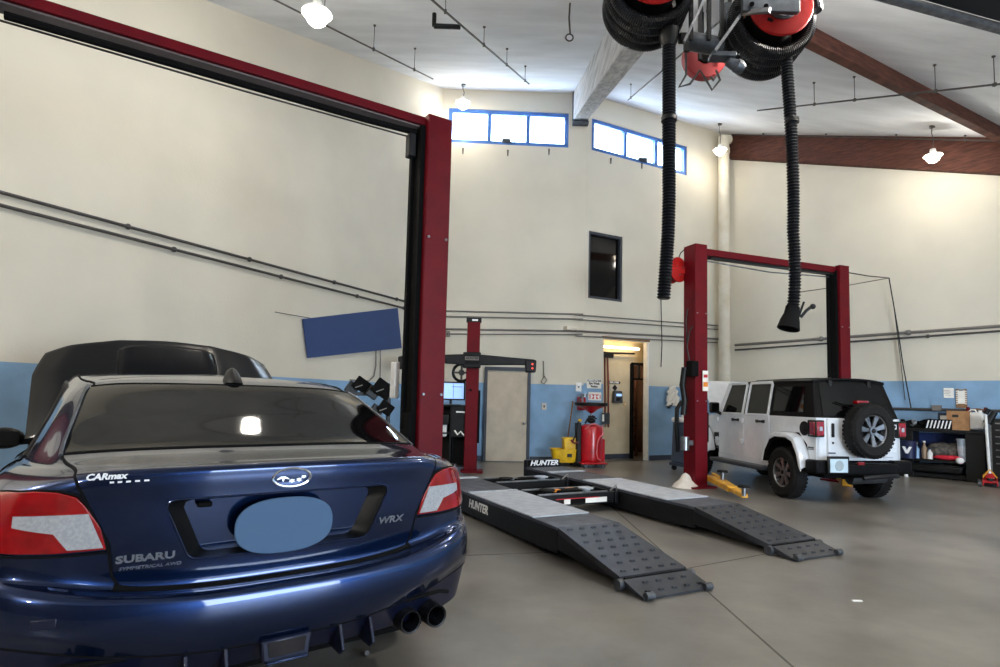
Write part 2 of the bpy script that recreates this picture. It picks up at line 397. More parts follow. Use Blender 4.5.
# a steel parts rack inside the dark room
rk = thing('storage_rack', 'dark brown storage rack in the room beyond the open doorway', 'rack', w2((sA+sB)/2-.12, 1.15, 0), math.atan2(D2.y, D2.x))
m_rack = mat('rack_brown', (96, 62, 44), .6, rgb2=(70, 44, 32), scale=9)
b = MB()
for sx in (-.4, .4):
    for sy in (-.2, .2): b.box((sx, sy, 1.0), (.05, .05, 2.0))
b.build('upright', m_rack, rk)
for z in (.25, .6, .8, 1.0, 1.2, 1.4, 1.75):
    b = MB(); b.box((0, 0, z), (.84, .42, .035)); b.build('shelf', m_rack, rk)
b = MB(); b.box((-.02, .21, 1.0), (.84, .01, 1.9)); b.build('back_panel', m_rack, rk)
tb = MB(); tb.bar(w2(a0+.25, .35, 2.72), w2(a1+.02, .35, 2.72), .08, .05)
l_ = bpy.data.lights.new('store_fill_light', 'POINT'); l_.energy = 16; l_.color = (1, .8, .6); l_.shadow_soft_size = .1  # added fill light without a fixture, brightens the store room shelves
lo_ = bpy.data.objects.new('store_fill_light', l_); COL.objects.link(lo_); lo_.location = w2((sA+sB)/2-.1, .85, 2.3)
fx = tag(tb.build('tube_light', m_tube), 'lit fluorescent tube at the top of the open doorway', 'light')
centre(fx)

# ------------------------------------------------------------------ beams and roof pipes
def cz(x, y, off=0): return Vector((x, y, ceil_z(x, y)-off))
b = MB()
for xx in (0,):
    y0, y1 = 13.2, 2.0; w = .33; xl = 1.5
    pts = []
    for y in (y1, y0):
        pts.append([Vector((xl, y, ceil_z(xl, y)+.02)), Vector((xl+w, y, ceil_z(xl, y)+.02)), Vector((xl+w, y, ceil_z(xl, y)-.68)), Vector((xl, y, ceil_z(xl, y)-.68))])
    b.prism(pts[0], pts[1][0]-pts[0][0])
struct(b.build('trim_6', m_beamgrey, bevel=.015))
b = MB(); p = Vector((1.5, 13.05, 8.57)); b.box((1.66, 13.1, 8.2), (.37, .05, .78)); b.box((1.66, 13.05, 7.8), (.37, .18, .05)); struct(b.build('trim_7', m_darkframe, smooth=False))
# brown ceiling beam
def ceil_hit(px, py, off=0., a=-.14):
    d = ray(px, py); t = (8.65-off-a*1.85-.32*13.3-CAM.z)/(d.z-a*d.x-.32*d.y); return CAM+d*t
A, B = ceil_hit(806, 30), ceil_hit(1000, 131)
dd = (B-A).normalized(); A = A-dd*1.6; B = B+dd*.5
side = Vector((dd.y, -dd.x, 0)).normalized()
b = MB(); pr = [A, A+side*.14, A+side*.14-Vector((0, 0, .27)), A-Vector((0, 0, .27))]; b.prism(pr, B-A)
struct(b.build('trim_8', m_beambrown, bevel=.01))
# brown ledger beam along the top of the right wall
A, B = on_pl(733, 135, W3, .0), on_pl(1000, 145, W3, .0); C_, D_ = on_pl(731, 160, W3), on_pl(1000, 176, W3)
N3 = Vector((-1, -1, 0)).normalized()
e = (B-A); B2 = B+e*.12; D22 = D_+(D_-C_)*.12
b = MB(); b.prism([A+Vector((0, 0, .3)), B2+Vector((0, 0, .3)), D22, C_], N3*.16)
struct(b.build('trim_9', m_beambrown, bevel=.01))

def pipe(label, pts, r, hang, m=m_pipe_dark, group='sprinkler pipes under the roof', drops=True, cat='pipe'):
    t = thing('sprinkler_pipe', label, cat, pts[0], 0)
    o = Vector(pts[0]); b = MB(); b.tube([p-o for p in pts], r*.68, 10); b.build('pipe_run', m, t)
    for f in hang:
        i = 0; p = pts[0].lerp(pts[-1], f); top = ceil_z(p.x, p.y)
        if top-p.z < .05: continue
        b = MB(); b.cyl(p-o, Vector((p.x, p.y, top))-o, .006, n=6); b.cyl(Vector((p.x, p.y, top-.02))-o, Vector((p.x, p.y, top))-o, .022, n=8); b.box(p-o, (.035, .035, .045))
        b.build('hanger_rod', m, t)
    return t
def lerpL(a, b, n=2): return [a.lerp(b, i/n) for i in range(n+1)]
A, B = ceil_hit(432, 0, .3, 0), ceil_hit(529, 84, .3, 0); A = A-(B-A)*.3
p = pipe('dark pipe hung from the ceiling above the left clerestory window, with a black elbow', lerpL(A, B), .022, [.3, .55, .75, .95])
q = ceil_hit(460, 27, .3, 0); q2 = at_y(434, 26, q.y-.1); o = Vector(p.location)
b = MB(); b.cyl(q-o, q2-o, .035, n=10); b.cyl(q2-o, q2-o+Vector((0, 0, .18)), .03, n=10); b.build('branch_elbow', m_black, p)
A, B = ceil_hit(285, 5, .4, 0), ceil_hit(433, 79, .4, 0); A = A-(B-A)*.8
pipe('thin pipe hung along the top of the left wall past the brightest lamp', lerpL(A, B), .018, [.3, .55, .72, .9])
A, B = ceil_hit(799, 106, .4), ceil_hit(1000, 84, .4)
p = pipe('pipe crossing under the brown ceiling beam on the right', lerpL(A-(B-A)*.3, B+(B-A)*.3), .02, [.25, .4, .65, .8])
A, B = ceil_hit(730, 136, .25), ceil_hit(985, 140, .22); 
A = on_pl(732, 134.5, W3, .35); B = on_pl(1000, 141, W3, .35)
p = pipe('long thin pipe running just above the brown beam of the right wall', lerpL(A, B), .02, [.15, .42, .68, .9])
A, B = ceil_hit(628, 100, .3), ceil_hit(663, 70, .3)
p = pipe('short slanting pipe under the ceiling left of the hanging hose', lerpL(A, B+(B-A)*1.0), .02, [.05, .5, .9])
# hook hanging from the ceiling
a = ceil_hit(570, 3, 0, 0); t = thing('ceiling_hook', 'thin wire hook hanging from the ceiling near the top centre', 'hook', a)
b = MB(); L_ = at_y(568, 34, a.y).z-a.z; b.tube([(0, 0, 0), (-.01, 0, L_*.5), (.01, 0, L_)], .012, 6); b.tube(arc((0, 0, L_-.05), .05, 0, 2*PI, 14, (1, 0, 0), (0, 0, 1)), .01, 6); b.build('wire', m_pipe_dark, t)

# ------------------------------------------------------------------ lamps
def lamp(px, py, P, label, power, col=(1, .94, .84)):
    t = thing('hanging_lamp', label, 'lamp', P)
    H = ceil_z(P.x, P.y)-P.z
    b = MB(); b.tube([(0, 0, .12), (.02, 0, .12+(H-.12)*.4), (-.015, 0, .12+(H-.12)*.7), (0, 0, H)], .008, 6); b.cyl((0, 0, H-.04), (0, 0, H), .05, n=12); b.build('cord', m_pipe_dark, t)
    b = MB(); b.lathe([(0, .14), (.05, .14), (.06, .06), (.16, .02), (.165, 0), (.15, .005), (.05, .05), (0, .055)], (0, 0, 0), (0, 0, 1), 24); b.build('lamp_housing', m_white, t)
    b = MB(); b.sph((0, 0, -.03), .12, (1, 1, .9), 20); b.build('bulb', m_lamp, t)
    l = bpy.data.lights.new('lamp_light', 'POINT'); l.energy = power; l.color = col; l.shadow_soft_size = .12
    lo = bpy.data.objects.new('lamp_light', l); COL.objects.link(lo); lo.parent = t; lo.location = (0, 0, -.27)
    return t
lamp(0, 0, ceil_hit(317, 14, .75, 0), 'bright hanging lamp close to the top left wall', 90)
lamp(0, 0, at_y(463, 103, 12.6), 'lit hanging lamp at the left end of the clerestory window', 16)
lamp(0, 0, at_y(720, 150, 14.2), 'lit hanging lamp by the white corner pipe', 14)
lamp(0, 0, on_pl(933, 156, W3, 1.2), 'lit hanging lamp in front of the brown beam on the right', 45)
# lamps over the bays nearer the camera, above the picture
for (x, y, tx) in ((-5.5, 1.5, 'hanging lamp over the blue car bay'), (3.2, 5.0, 'added unseen hanging lamp that brightens the middle bay'), (8.5, 3.5, 'hanging lamp over the right bay'), (-2.5, -3.0, 'hanging lamp by the roll-up doors')):  # middle bay lamp is added out of view to brighten the suv
    lamp(0, 0, Vector((x, y, ceil_z(x, y)-.5)), tx, 230)

# ------------------------------------------------------------------ conduits on walls
def conduit(label, pts, r, m=m_conduit, clips=()):
    o = Vector(pts[0]); t = thing('conduit', label, 'conduit', o)
    b = MB(); b.tube([p-o for p in pts], r, 8); b.build('conduit_run', m, t)
    for f in clips:
        p = pts[0].lerp(pts[-1], f)-o; b = MB(); b.sph(p, r*1.9, n=8); b.build('clip', m, t)
    return t
L = lambda x, y: on_pl(x, y, WL, .04)
def line(W, a, b, out, n=3, ext0=0., ext1=0.):
    A, B = on_pl(*a, W, out), on_pl(*b, W, out); d = B-A; A = A-d*ext0; B = B+d*ext1; return [A.lerp(B, i/n) for i in range(n+1)]
conduit('upper of the two long conduits down the left wall', line(WL, (0, 192), (400, 300), .05, 3, .6, .16), .02, m_pipe_dark, [.45, .6, .75, .9])
conduit('lower of the two long conduits down the left wall', line(WL, (0, 205), (400, 307), .05, 3, .6, .16), .02, m_pipe_dark, [.5, .65, .8, .92])
conduit('thin conduit dropping down the left wall right of the blue panel', [L(376, 325), L(376, 365), L(374, 376), L(369, 381), L(350, 380)], .014)
conduit('thinner straight conduit beside the lift column', [L(381, 327), L(380, 382)], .01)
for i, (a, b_, w, r) in enumerate((((446, 311), (573, 314), 'topmost', .018), ((446, 316.5), (573, 319), 'second from top', .018), ((446, 329), (573, 331), 'third from top', .022), ((452, 334), (573, 334.5), 'lowest', .014))):
    conduit('%s of the four conduits above the cream door' % w, line(W1, a, b_, .05, 2, .02, .08), r, m_conduit)
for i, (a, b_, w, r) in enumerate((((578, 315), (684, 323), 'topmost', .016), ((578, 319.5), (684, 327), 'second from top', .016), ((578, 331), (684, 337), 'third from top', .024), ((578, 336), (684, 341), 'lowest', .016))):
    conduit('%s of the four conduits above the open doorway' % w, line(W2, a, b_, .05, 2, .02, .42), r, m_conduit)
conduit('upper of the two long conduits across the right wall', line(W3, (735, 345), (1000, 326), .06, 2, 0, .3), .034, m_conduit, [.3, .55, .8])
conduit('lower of the two long conduits across the right wall', line(W3, (735, 350), (1000, 331), .06, 2, 0, .3), .022, m_pipe_dark, [.35, .6, .85])
conduit('dark rail across the blue part of the right wall above the workbench', line(W3, (885, 408.5), (1000, 411), .05, 2, .4, .3), .03, m_pipe_dark)
# overhead cables from the far lift to the right wall and down
hk = on_pl(889, 278, W3, .3)
conduit('black cable from the far lift column across to the right wall and down', [at_y(845, 272, 11.2), at_y(868, 276, 11.9), hk, on_pl(898, 330, W3, .1), on_pl(903, 365, W3, .1), on_pl(911, 408, W3, .1)], .012, m_black)
conduit('second thin cable sloping down the right wall', [hk, on_pl(893, 300, W3, .12), on_pl(900, 355, W3, .1), on_pl(905, 400, W3, .1)], .008, m_black)
conduit('thin cable running level from the far lift beam to the right wall', [at_y(800, 292, 11.3), at_y(850, 285, 12.1), hk], .008, m_black)
conduit('thin vertical wire on the wall under the short hanging hose', [on_pl(661, 300, W2, .1), on_pl(662, 345, W2, .1), on_pl(661, 367, W2, .1)], .012, m_black)
conduit('looped wire hanging on the wall right of the cream door', [on_pl(543.5, 361, W1, .05), on_pl(543.8, 377, W1, .05), on_pl(541, 382, W1, .05), on_pl(544, 384, W1, .05), on_pl(547, 380, W1, .05), on_pl(544, 376, W1, .05)], .009, m_pipe_dark)
conduit('thin curved cable on the left wall left of the blue panel', [on_pl(275, 312, WL, .03), on_pl(292, 315, WL, .03), on_pl(310, 318, WL, .03)], .006, m_pipe_dark)
# white drain pipe in the corner
cp = Vector((5.72, 15.0, 0)); top = ceil_z(cp.x, cp.y)-.12
t = thing('drain_pipe', 'thick white drain pipe running up the corner beside the brown beam', 'pipe', cp)
b = MB(); b.cyl((0, 0, 0), (0, 0, top-.05), .14, n=28); b.build('pipe_run', m_cream, t)
for z in (2.9, 4.4, top-.5): b = MB(); b.cyl((0, 0, z), (0, 0, z+.12), .155, n=28); b.build('coupling', m_cream, t)
b = MB(); b.tube([(0, 0, top-.25), (.05, .02, top-.12), (.16, .07, top-.08)], .13, 20); b.build('elbow', m_cream, t)
# blue panel
A, B, C_, D_ = L(302, 319), L(397, 308), L(401, 348), L(307, 358)
nL = Vector((1, -.524, 0)).normalized()
b = MB(); b.prism([A, B, C_, D_], nL*.02)
tag(centre(b.build('wall_panel', m_bluebanner, smooth=False)), 'plain dark blue rectangular panel hung tilted on the left wall', 'sign')
# small switch boxes
def wallbox(name, label, cat, W, px, py, w, h, m, out=.04, extra=None):
    q = on_pl(px, py, W, out/2+.002); d = (Vector((*W[1], 0))-Vector((*W[0], 0))).normalized()
    rz = math.atan2(d.y, d.x)
    t = thing(name, label, cat, q, rz); b = MB(); b.box((0, 0, 0), (w, out, h)); b.build('body', m, t, bevel=.004)
    if extra: extra(t)
    return t
m_beige = mat('beige_plastic', (196, 186, 170), .5)
def sw(t):
    b = MB(); b.box((0, -.026, 0), (.03, .01, .05)); b.build('switch_face', m_pipe_dark, t)
    b = MB(); b.box((0, -.024, .02), (.06, .006, .02)); b.build('cover_screw', m_steel, t)
wallbox('wall_switch', 'small beige switch on the blue wall right of the cream door', 'switch', W1, 544, 406.5, .11, .15, m_beige, extra=sw)
wallbox('wall_switch', 'white light switch at the paint line left of the eye wash sign', 'switch', W1, 578.5, 387, .13, .2, m_white, extra=sw)
wallbox('junction_box', 'grey junction box on the cream wall beside the red camera tower', 'junction box', W1, 447.5, 334, .12, .13, m_conduit, extra=sw)
wallbox('power_outlet', 'small grey outlet on the rail above the workbench', 'outlet', W3, 937, 408, .16, .12, m_conduit, .08, extra=sw)
# ------------------------------------------------------------------ two post lifts
def lift_post(root, x, sgn, h, carriage=1.0):
    # C column: broad back plate on the outer side (x away from the car), open towards the car
    w, d = .30, .36
    b = MB()
    b.box((x, 0, h/2), (.012, d, h))
    for s in (-1, 1):
        b.box((x-sgn*w/2, s*(d/2), h/2), (w, .012, h)); b.box((x-sgn*w, s*(d/2-.05), h/2), (.012, .1, h))
    b.box((x-sgn*.08, 0, .015), (.56, .55, .03)); 
    po = b.build('column', m_red, root, bevel=.004)
    b = MB(); b.box((x-sgn*.15, 0, h/2+.1), (.2, .2, h-.5)); b.build('slide_channel', m_matte, root)
    b = MB()
    for z in (h*.68,):
        for s in (-1, 1):
            for q in (-.1, .02): b.cyl((x-sgn*.15+q, s*(d/2+.004), z), (x-sgn*.15+q, s*(d/2+.02), z), .012, n=8)
    b.build('bolts', m_steel, root)
    return po
# near lift: the right hand column stands behind the blue car, the beam crosses over the car
NL = Vector((-.73, 5.5, 0)); angN = math.atan2(1.63, 2.53)
t = thing('two_post_lift', 'tall dark red two-post lift arching over the blue car', 'vehicle lift', NL, angN)
NH = 4.06
def col(root, x, sgn, h):
    b = MB(); w, d = .24, .30
    b.box((x+sgn*0, -d/2, h/2), (w, .012, h)); b.box((x, d/2, h/2), (w, .012, h)); b.box((x+sgn*w/2, 0, h/2), (.012, d, h))
    for s in (-1, 1): b.box((x-sgn*w/2, s*(d/2-.05), h/2), (.012, .1, h))
    b.box((x, 0, .015), (.5, .5, .03))
    b.build('column', m_red, root, bevel=.004)
    b = MB(); b.box((x-sgn*(w/2+.0), 0, h/2+.05), (.1, .2, h-.3)); b.box((x-sgn*(w/2+.06), .06, h*.62), (.05, .05, h*.7)); b.build('slide_channel', m_matte, root)
    b = MB()
    for z in (h*.71, h*.35):
        for q in (-.09, .09):
            b.cyl((x+q, -d/2-.004, z), (x+q, -d/2-.02, z), .012, n=8)
    b.build('column_bolts', m_steel, root)
    b = MB(); b.box((x-sgn*.06, 0, 1.0), (w+.04, .2, .5)); b.build('carriage', m_matte, root, bevel=.01)
col(t, 0, 1, NH); col(t, -3.45, -1, NH)
b = MB(); b.box((-1.72, 0, NH-.05), (3.45, .17, .08)); b.build('crossbeam', m_red, t, bevel=.006)
b = MB(); b.box((-1.72, .02, NH-.10), (3.2, .15, .015)); b.build('beam_underside', mat('grey_brown_paint', (104, 92, 92), .6), t)
b = MB(); b.tube([(-.2, -.03, NH-.16), (-.7, -.03, NH-.175), (-3.2, -.03, NH-.175)], .03, 8); b.build('padded_shutoff_bar', m_matte, t)
b = MB(); b.tube([(-.15, .05, NH-.18), (-1.7, .05, NH-.19), (-3.3, .05, NH-.18)], .008, 6); b.build('steel_cable', m_pipe_dark, t)
b = MB(); b.box((-.24, -.02, NH-.3), (.07, .1, .22)); b.build('pulley_bracket', m_blackmetal, t, bevel=.01)
b = MB(); b.box((-.2, .26, 1.55), (.05, .12, .35)); b.build('junction_box', m_white, t, bevel=.01)

# far lift around the white SUV
FL = Vector((3.29, 9.93, 0)); angF = .361
t = thing('two_post_lift', 'bright red two-post lift standing around the white suv', 'vehicle lift', FL, angF)
col(t, 0, -1, 4.12); col(t, 3.36, 1, 4.1)
b = MB(); b.box((1.68, 0, 4.02), (3.36, .16, .12)); b.build('crossbeam', m_red, t, bevel=.006)
b = MB(); b.box((1.72, -.03, 3.93), (2.9, .1, .03)); b.build('padded_shutoff_bar', m_blackmetal, t)
b = MB(); b.tube([(.1, .04, 3.9), (1.7, .04, 3.84), (3.3, .04, 3.9)], .012, 6); b.build('steel_cable', m_steel, t)
b = MB(); b.box((-.16, -.12, 1.98), (.14, .16, .26)); b.build('power_unit', m_matte, t, bevel=.01)
b = MB(); b.tube([(-.2, -.1, 2.1), (-.26, -.1, 2.35), (-.2, -.1, 2.62), (-.14, -.1, 2.7)], .012, 6); b.build('power_cord', m_black, t)
b = MB(); b.tube([(-.24, -.02, 2.0), (-.27, 0, 1.7), (-.22, 0, 1.45), (-.25, 0, 1.2)], .05, 10); b.tube([(-.2, -.05, 3.0), (-.24, -.05, 2.8), (-.21, -.05, 2.4)], .012, 6); b.build('hydraulic_hose', m_black, t)
b = MB(); b.cyl((-.28, -.08, .62), (-.28, -.08, .84), .07, n=16); b.box((-.2, -.08, .74), (.14, .06, .08)); b.build('hydraulic_fitting', m_steel, t)
b = MB(); b.box((.05, -.19, 1.78), (.11, .008, .34)); lab = b.build('warning_label', m_paper, t)
b = MB(); b.box((.05, -.196, 1.72), (.09, .004, .08)); b.build('label_print', m_skin_orange, lab)
b = MB(); b.box((.05, -.196, 1.86), (.08, .004, .05)); b.build('label_print', m_signred, lab)
# plaster mound at the foot of the column
b = MB(); b.lathe([(0, .24), (.07, .2), (.14, .12), (.22, .05), (.28, 0)], (-.2, .0, 0), (0, 0, 1), 14)
for v in b.bm.verts: v.co.x = -.2+(v.co.x+.2)*.8; v.co.y *= .8+.15*math.sin(v.co.z*40)
b.build('plaster_footing', mat('plaster', (226, 218, 208), .9, bump=.5, scale=12), t)
# yellow swing arm, low on the near side column
A_, B_ = on_z(708, 480, .14), on_z(745, 496, .11)
mi = Matrix.Translation(FL) @ Matrix.Rotation(angF, 4, 'Z'); mi.invert()
a, c = mi @ A_, mi @ B_
a = Vector((.2, -.12, .16))
b = MB(); b.bar(a, a.lerp(c, .68), .13, .085); ar = b.build('swing_arm', m_yelarm, t, bevel=.01)
b = MB(); b.bar(a.lerp(c, .62), c, .09, .06); b.build('arm_extension', m_yelarm, ar, bevel=.008)
b = MB(); q = a.lerp(c, .35)+Vector((.2, .25, 0)); b.bar(a+Vector((.15, .1, .04)), c.lerp(q, .2)+Vector((.1, .1, 0)), .05, .06); b.build('arm_brace', m_yelarm, ar)
for q, hh in ((c+Vector((-.02, 0, 0)), .12), (a.lerp(c, .45)+Vector((.16, .22, .02)), .15)):
    b = MB(); b.cyl(q, q+Vector((0, 0, hh)), .03, n=12); b.build('pad_post', m_steel, ar)
    b = MB(); b.cyl(q+Vector((0, 0, hh)), q+Vector((0, 0, hh+.03)), .085, .075, n=20); b.build('lift_pad', m_rubber, ar)
# second arm under the far column
b = MB(); b.bar((3.2, -.1, .14), (2.4, -.9, .12), .15, .12); ar = b.build('swing_arm', m_yelarm, t, bevel=.01)
b = MB(); b.cyl((2.45, -.85, .18), (2.45, -.85, .26), .075, n=18); b.build('lift_pad', m_rubber, ar)
# red reel bolted on the near column of the far lift
rp = at_y(677, 270, 10.0)
t = thing('hose_reel', 'small red reel bracketed to the left column of the far lift', 'reel', rp, angF)
ax = Vector((.25, -1, 0)).normalized()
b = MB(); b.lathe([(.0, .06), (.07, .06), (.09, .05), (.2, .05), (.22, .04), (.22, .02), (.1, .01), (.1, -.12), (.22, -.13), (.22, -.15), (0, -.16)], (0, 0, 0), ax, 36); b.build('reel_body', m_reelred, t)
b = MB(); b.lathe([(.1, -.01), (.16, 0), (.16, -.11), (.1, -.12)], (0, 0, 0), ax, 32); b.build('wound_cord', m_black, t)
b = MB(); b.box((.14, -.03, -.0), (.28, .05, .13)); b.box((.24, .02, 0), (.05, .16, .2)); b.build('wall_bracket', m_reelred, t, bevel=.008)
b = MB()
for q in ((.07, .04), (-.07, .04), (.0, -.09)): b.cyl(Vector((q[0], 0, q[1]))+ax*.05, Vector((q[0], 0, q[1]))+ax*.075, .012, n=8)
b.build('reel_bolts', m_steel, t)
b = MB(); b.tube([(.04, .02, .2), (.1, .03, .32), (.22, .05, .42), (.3, .06, .45)], .01, 6); b.build('air_line', m_black, t)

# ------------------------------------------------------------------ alignment camera tower
TW = Vector((-.58, 11.2, 0))
t = thing('alignment_tower', 'slim red column with a black camera boom across it', 'wheel alignment tower', TW, .05)
b = MB(); b.box((0, 0, 1.45), (.25, .16, 2.86)); b.build('column', m_red, t, bevel=.015)
b = MB(); b.box((.03, -.03, .02), (.42, .36, .04)); b.build('base_plate', m_red, t, bevel=.006)
b = MB(); b.box((0, 0, 2.9), (.29, .2, .08)); b.box((.0, -.1, 2.9), (.12, .01, .03)); b.build('top_cap', m_blackmetal, t, bevel=.01)
b = MB(); b.box((.02, -.105, 2.895), (.11, .008, .035)); b.build('cap_badge', m_text, t)
b = MB(); b.box((-.02, -.12, 2.12), (.34, .16, .3)); bo = b.build('boom', m_blackmetal, t, bevel=.02)
b = MB(); b.prism([(-.02, -.2, 2.24), (1.18, -.2, 2.16), (1.18, -.2, 2.06), (-.02, -.2, 2.02)], (0, .12, 0)); b.prism([(.02, -.2, 2.24), (-1.36, -.2, 2.16), (-1.36, -.2, 2.08), (.02, -.2, 2.02)], (0, .12, 0)); b.build('boom_arm', m_blackmetal, bo, bevel=.015)
for x in (1.1, -1.3):
    b = MB(); b.box((x, -.16, 2.03), (.2, .14, .24), taper=(1.1, 1)); h = b.build('camera_head', m_blackmetal, bo, bevel=.025)
    if x < 0: continue
    b = MB()
    for z in (2.07, 1.99): b.cyl((x+.03, -.235, z), (x+.03, -.225, z), .018, n=12)
    b.build('camera_lens', mat('red_led', (255, 60, 40), .3, emit=1.2), h)
X = frame((-.02, -.203, 2.15), (1, 0, 0), (0, 0, 1)); b = MB(); b.box((-.02, -.202, 2.15), (.26, .004, .07)); b.build('boom_plate', m_conduit, bo)
text('boom_lettering', 'HUNTER', .06, m_textdark, bo, frame((-.02, -.206, 2.15), (1, 0, 0), (0, 0, 1)), .001, .2, .002)
b = MB(); b.box((.14, -.02, 1.05), (.04, .14, 1.0)); b.build('side_rail', m_matte, t)
b = MB(); b.box((-.03, -.09, 1.55), (.05, .02, .04)); b.build('latch', m_matte, t)

# ------------------------------------------------------------------ computer cabinet left of it
cb = on_z(455, 473); cbp = at_y(452, 470, 11.3)
t = thing('computer_cabinet', 'black computer cabinet half hidden behind the near lift column', 'cabinet', (-.98, 11.35, 0), .03)
b = MB()
for x in (-.45, .0, .38): b.box((x, .1, .68), (.03, .5, 1.16))
for z in (.1, .72, 1.24): b.box((-.03, .1, z), (.86, .52, .03))
b.box((-.03, .35, .68), (.86, .02, 1.16)); b.build('carcass', m_black, t, bevel=.004)
b = MB(); b.box((.19, -.17, .94), (.36, .03, .58)); d = b.build('door', m_blackmetal, t, bevel=.006)
b = MB(); b.box((.2, -.19, 1.13), (.2, .012, .03)); b.build('door_handle', m_white, d)
b = MB(); b.tube([(.08, -.19, .78), (.14, -.19, .70), (.2, -.19, .76), (.26, -.19, .69), (.3, -.19, .67)], .018, 6); b.build('door_sticker', m_paper, d)
b = MB(); b.box((-.2, -.05, .98), (.34, .3, .2)); b.build('printer', m_black, t, bevel=.02)
tag(centre(MB().box((-1.13, 11.28, .63+.15), (.16, .1, .26)).build('spray_bottle', m_white, None, bevel=.03)), 'white bottle on the lower shelf of the black computer cabinet', 'bottle')
t = thing('monitor', 'lit computer monitor on top of the black cabinet', 'monitor', (-1.0, 11.35, 1.25), .03)
b = MB(); b.box((0, 0, .28), (.56, .05, .36)); b.build('bezel', m_black, t, bevel=.01)
sc_ = MB().box((0, -.03, .28), (.5, .01, .3)).build('screen', m_screen, t)
b = MB(); b.box((.05, -.037, .28), (.008, .003, .28)); b.box((.12, -.037, .36), (.2, .003, .01)); b.build('screen_content', m_bluealu, sc_)
b = MB(); b.box((0, .02, .01), (.22, .16, .02)); b.cyl((0, .02, .02), (0, .02, .15), .025, n=10); b.build('stand', m_black, t)
t = tag(centre(MB().box((-.98, 11.16, 1.265), (.42, .14, .02)).build('keyboard', m_greymetal, None, bevel=.005)), 'grey keyboard below the lit monitor', 'keyboard')
# wheel clamps hanging behind
t = thing('wheel_clamp', 'black round wheel clamp hanging above the monitor beside the red tower', 'wheel clamp', (-.82, 11.6, 1.9), 0)
b = MB(); b.tube(arc((0, 0, 0), .17, 0, 2*PI, 28, (1, 0, 0), (0, 0, 1)), .03, 8, cap=False); b.build('clamp_ring', m_black, t)
b = MB(); b.bar((-.17, 0, 0), (.17, 0, 0), .04, .04); b.bar((0, 0, -.17), (0, 0, .17), .04, .04); b.cyl((0, -.06, 0), (0, .06, 0), .06, n=14); b.build('clamp_cross', m_greymetal, t)
b = MB(); b.bar((0, .04, .2), (0, 1.5, .25), .03, .03); b.build('hanger', m_black, t)
t = thing('sign_stand', 'narrow black upright stand behind the black computer cabinet', 'stand', (-1.32, 11.75, 0))
b = MB(); b.box((0, 0, 1.35), (.14, .1, 1.9)); b.box((0, 0, .02), (.4, .3, .04)); b.cyl((0, 0, .04), (0, 0, .5), .03, n=10); b.build('stand_body', m_black, t, bevel=.01)

# wheel alignment targets on a trolley by the left wall
tp = at_y(384, 390, 8.2); gx, gy = tp.x, tp.y
t = thing('target_trolley', 'black rack of wheel alignment targets by the left wall behind the blue car', 'trolley', (gx-.22, gy, 0), .5)
b = MB()
for x in (-.3, .3): b.box((x, 0, .75), (.05, .05, 1.5)); b.box((x, 0, .03), (.05, .5, .05))
b.box((0, 0, 1.42), (.8, .05, .05)); b.box((0, 0, .5), (.6, .05, .05)); b.build('frame', m_blackmetal, t, bevel=.005)
R_ = Matrix.Rotation(.6, 3, 'Y')
for i, (px, py, s, yy) in enumerate(((383, 389, .27, 8.1), (386, 408, .2, 8.1), (362, 385, .22, 8.2))):
    q = at_y(px, py, yy); tt = thing('wheel_target', ('largest black square wheel target, topmost right of the car roof', 'lower black wheel target just above the rear window edge of the blue car', 'small black wheel target with a pale strap just over the car roof edge')[i], 'wheel alignment target', q, .4)
    b = MB(); b.box((0, 0, 0), (s, .05, s*.8), R_); b.build('target_plate', m_matte, tt, bevel=.012)
    b = MB(); b.cyl((-.05, .03, -.02), (-.14, .2, -.06), .05, n=12); b.box((-.12, .1, -.05), (.16, .1, .16), R_); b.build('clamp_body', m_black, tt, bevel=.01)
    b = MB(); b.bar((-.1, -.04, -.04), (.0, -.05, .0), .012, .012); b.build('clamp_lever', m_conduit, tt)

